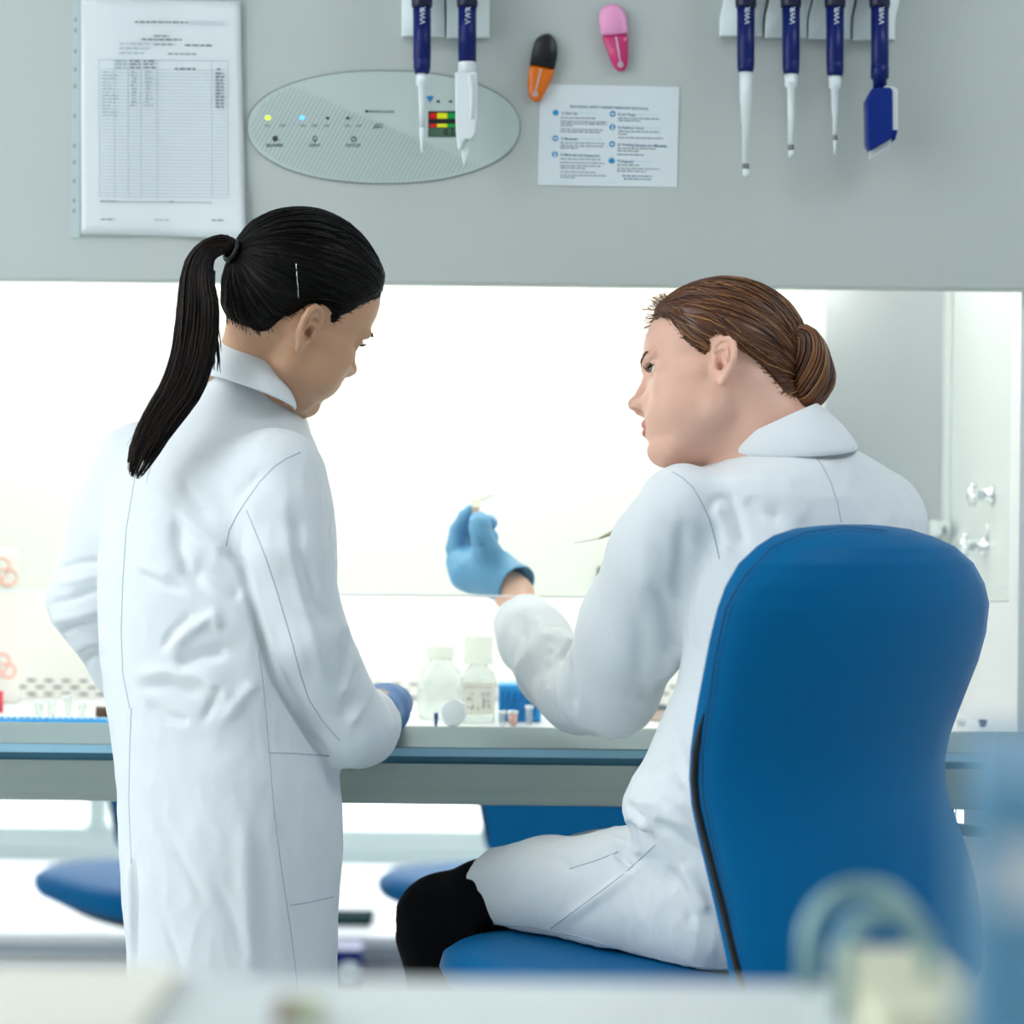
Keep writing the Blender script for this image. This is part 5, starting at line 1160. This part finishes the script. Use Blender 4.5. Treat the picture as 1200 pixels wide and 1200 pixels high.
ST2=[([(735,962),(748,972),(765,985)],5,-8),([(722,966),(735,962),(752,966),(762,978)],6,6),([(716,985),(735,990),(757,1000)],6,4),([(722,1000),(735,1015),(742,1020)],5,-5),([(765,960),(800,990),(830,1010)],8,-5),([(775,950),(810,965),(845,995)],9,4),([(800,1010),(818,1045),(830,1070)],8,5),([(785,1015),(800,1050),(812,1085)],7,-4),([(640,1000),(660,1010),(670,1020)],5,-2.5),([(660,1080),(710,1045),(755,1012)],6,3),
 ([(852,580),(862,605),(872,640)],8,-5),([(838,590),(850,620),(856,650)],6,3),([(872,585),(890,600),(915,608)],9,-3),([(830,600),(840,585),(862,578)],6,-3),([(880,560),(920,580),(945,612)],12,2.5),([(1000,560),(1020,585),(1030,612)],12,-2.5),
 ([(750,600),(758,650),(752,700)],12,2),([(800,610),(798,660),(790,720)],10,-3.5),([(770,690),(785,730),(790,770)],10,-5),([(745,720),(755,770),(748,820)],14,-4),([(810,700),(795,760),(780,810)],8,3),([(705,770),(730,810),(770,830)],10,2.5),
 ([(668,742),(655,765),(640,780)],6,3.5),([(660,760),(668,790),(672,830)],5,-6),([(640,745),(650,760),(640,790)],5,-4),([(615,730),(620,765),(625,800)],6,-4),([(628,722),(640,750),(652,765)],5,3),([(600,735),(602,770),(615,808)],5,3),([(644,800),(655,825),(668,850)],6,4),
 ([(790,850),(800,880),(815,920)],8,3),([(760,895),(790,900),(812,930)],7,-3),([(748,940),(775,940),(800,950)],6,3),([(735,940),(745,955),(755,962)],4,-5)]
coat2,CV2,CF2=coat_mesh('lab_coat',fd,L2,ST2,p2,.0022,8,2,.055); coat2['label']='white cotton lab coat gathered over the lap'
ct=P(900,500,3.645); cb_=P(918,526,3.652)
collar_mesh(p2,(ct,np.array([-.056,.0,-.026]),np.array([.010,-.068,.006])),(cb_,np.array([-.080,.0,-.004]),np.array([.030,-.095,-.012])),gap=(math.radians(-75),math.radians(215)))
# raised left hand in a blue glove
def g2(g):
    c=lambda pts,k=.005: g.chain([P(x,y,d) for x,y,d,r in pts],[S(r,4.1) for x,y,d,r in pts],k)
    c([(600,684,4.085,21),(586,676,4.10,22),(572,668,4.115,24),(560,667,4.13,23),(550,664,4.14,20)],.02)
    c([(545,672,4.13,18.5),(535,658,4.14,11.5)],.016)
    c([(539,664,4.138,12.5),(532.5,642,4.145,10.0),(536,621,4.145,9.0),(545,605,4.13,7.6),(551,598,4.12,6.2)],.003)           # index
    c([(592,674,4.096,15),(579,661,4.094,15.5),(569,643,4.085,13.2),(564,627,4.08,10.2),(562.5,614,4.085,10),(561.5,609,4.09,8.8)],.012)            # thumb
    c([(549,650,4.15,12),(547,628,4.165,9.6),(558,611,4.16,9),(572,612,4.135,8.4),(575,613,4.13,8)])                          # middle
    c([(558,650,4.155,12),(556,632,4.17,9),(565,622,4.16,8.8),(575,629,4.14,8.2),(575.5,632,4.135,7.8)])                      # ring
    c([(570,655,4.15,11),(567,640,4.165,8.2),(572,632,4.155,8),(576,640,4.14,7.2)])                                           # little
    c([(590,679,4.094,22.5),(607,687,4.080,25.5)],.008)
    g.cone(P(594,681,4.092),P(612,690,4.074),S(20.3,4.08),S(25.2,4.08),.002,'sub')
    g.half(P(605.5,687,4.08),P(612,692,4.066)-P(592,678,4.094),.002)
    for x0,y0,x1,y1,d in ((527,640,541,639,4.13),(530,623,544,624,4.125),(535,608,549,612,4.115),(555,628,571,626,4.072),(556,640,574,636,4.072)):
        g.chain([P(x0,y0,d),P((x0+x1)/2,(y0+y1)/2+1,d-.003),P(x1,y1,d)],[.0013]*3,.002,'sub')
glove(g2,P(505,720,4.03),P(648,575,4.21),.0012,M_glove,p2,5)
def g2r(g):
    a=P(785,632,3.94); g.chain([RW,a,P(776,624,3.945)],[.028,.032,.028],.01)
    for k in range(4): g.chain([a+np.array([-.012,-.02+.014*k,.012]),P(762,616-2*k,3.93+.012*k),P(752,620,3.93+.010*k),P(758,630,3.935+.01*k)],[.010,.0095,.009,.008],.004)
    g.chain([a+np.array([0,-.02,-.01]),P(768,632,3.925),P(755,626,3.935)],[.013,.011,.009],.005)
glove(g2r,P(740,670,3.86),P(830,595,4.02),.0024,M_glove,p2,6)
# trousers, shoes
fd=Field(*grid([-.14,3.38,.28],[.52,4.16,.95],.005))
TL=[P(840,1050,3.61),P(640,1048,3.775),P(570,1058,3.82)]
fd.chain(TL+[KneeL,AnkL],[.06,.050,.051,.0605,.044],.02); fd.chain([a+Wc*.13 for a in TL]+[KneeR,AnkR],[.06,.050,.051,.0605,.044],.02)
fd.column(secs([(955,820,970),(1020,820,975),(1060,825,975)],3.61,.088),.02)
fd.half((0,0,.36),(0,0,-1),.004); fd.half(SC+UZ*.6645,-UZ+Fc*.05,.004,(np.array([-.006,3.40,.58]),np.array([.52,3.83,.69]))); fd.half(SC+UZ*.6645,-UZ+Fc*.05,.004,(np.array([.06,3.40,.58]),np.array([.52,4.0,.69])))
V,F=fd.mesh(); V=relax(V,F,1); mesh('trousers',V,F,[M_trous],p2)
for A in (AnkL,AnkR):
    g=Field(*grid(A-np.array([.24,.10,.12]),A+np.array([.10,.22,.08]),.005)); g.chain([A-UZ*.03,A+Fc*.09-UZ*.045,A+Fc*.17-UZ*.05],[.043,.040,.032],.02); g.cone(A-UZ*.03,A+UZ*.03,.043,.045,.02); g.half(A-UZ*.072,(0,0,-1),.003)
    V,F=g.mesh(); mesh('shoe',V,F,[M_shoe],p2)
# held things
stb=empty('sample_tube',P(558,605,4.108),'tiny clear sample tube with pink drop pinched between blue gloved fingertips','tube'); ax_=P(558.2,585,4.108)-P(557.5,612,4.108); ax_/=np.linalg.norm(ax_)
MB().lathe([(0,.003),(.008,.0052),(.026,.0056),(.0265,.0072),(.028,.0072)],tuple(P(557.4,610,4.108)),tuple(ax_),18).build('tube_body',glassy('sample_clear',(248,248,240),.05,body=.12,bodycol=(250,240,225)),stb)
MB().lathe([(0,.002),(.008,.0043),(.017,.0047),(.0175,.001)],tuple(P(557.4,609.5,4.108)),tuple(ax_),14).build('sample_fluid',M_pinkliq,stb)
MB().tube([P(562,586,4.108),P(569,584.5,4.108),P(577,579.5,4.108)],[.0018,.0028,.0024],8,0,True,.4).build('tube_lid',M_clearcap,stb)
fz=MB(); 
for s in (-1,1): fz.tube([P(800,603-1*s,3.952),P(738,617-1.4*s,3.952),P(716,625-1.2*s,3.952),P(702,631-.4*s,3.952)],[.0036,.0034,.0026,.001],8,0,True,.5)
fz.tube([P(706,629.7,3.952),P(690,633.6,3.952),P(672,636.5,3.952)],[.0009,.0006,.0003],6)
tag(fz.build('forceps',mat('forceps_steel',(150,150,132),.3,metal=.9)),'fine steel forceps pointing left from behind the seated shoulder','forceps')
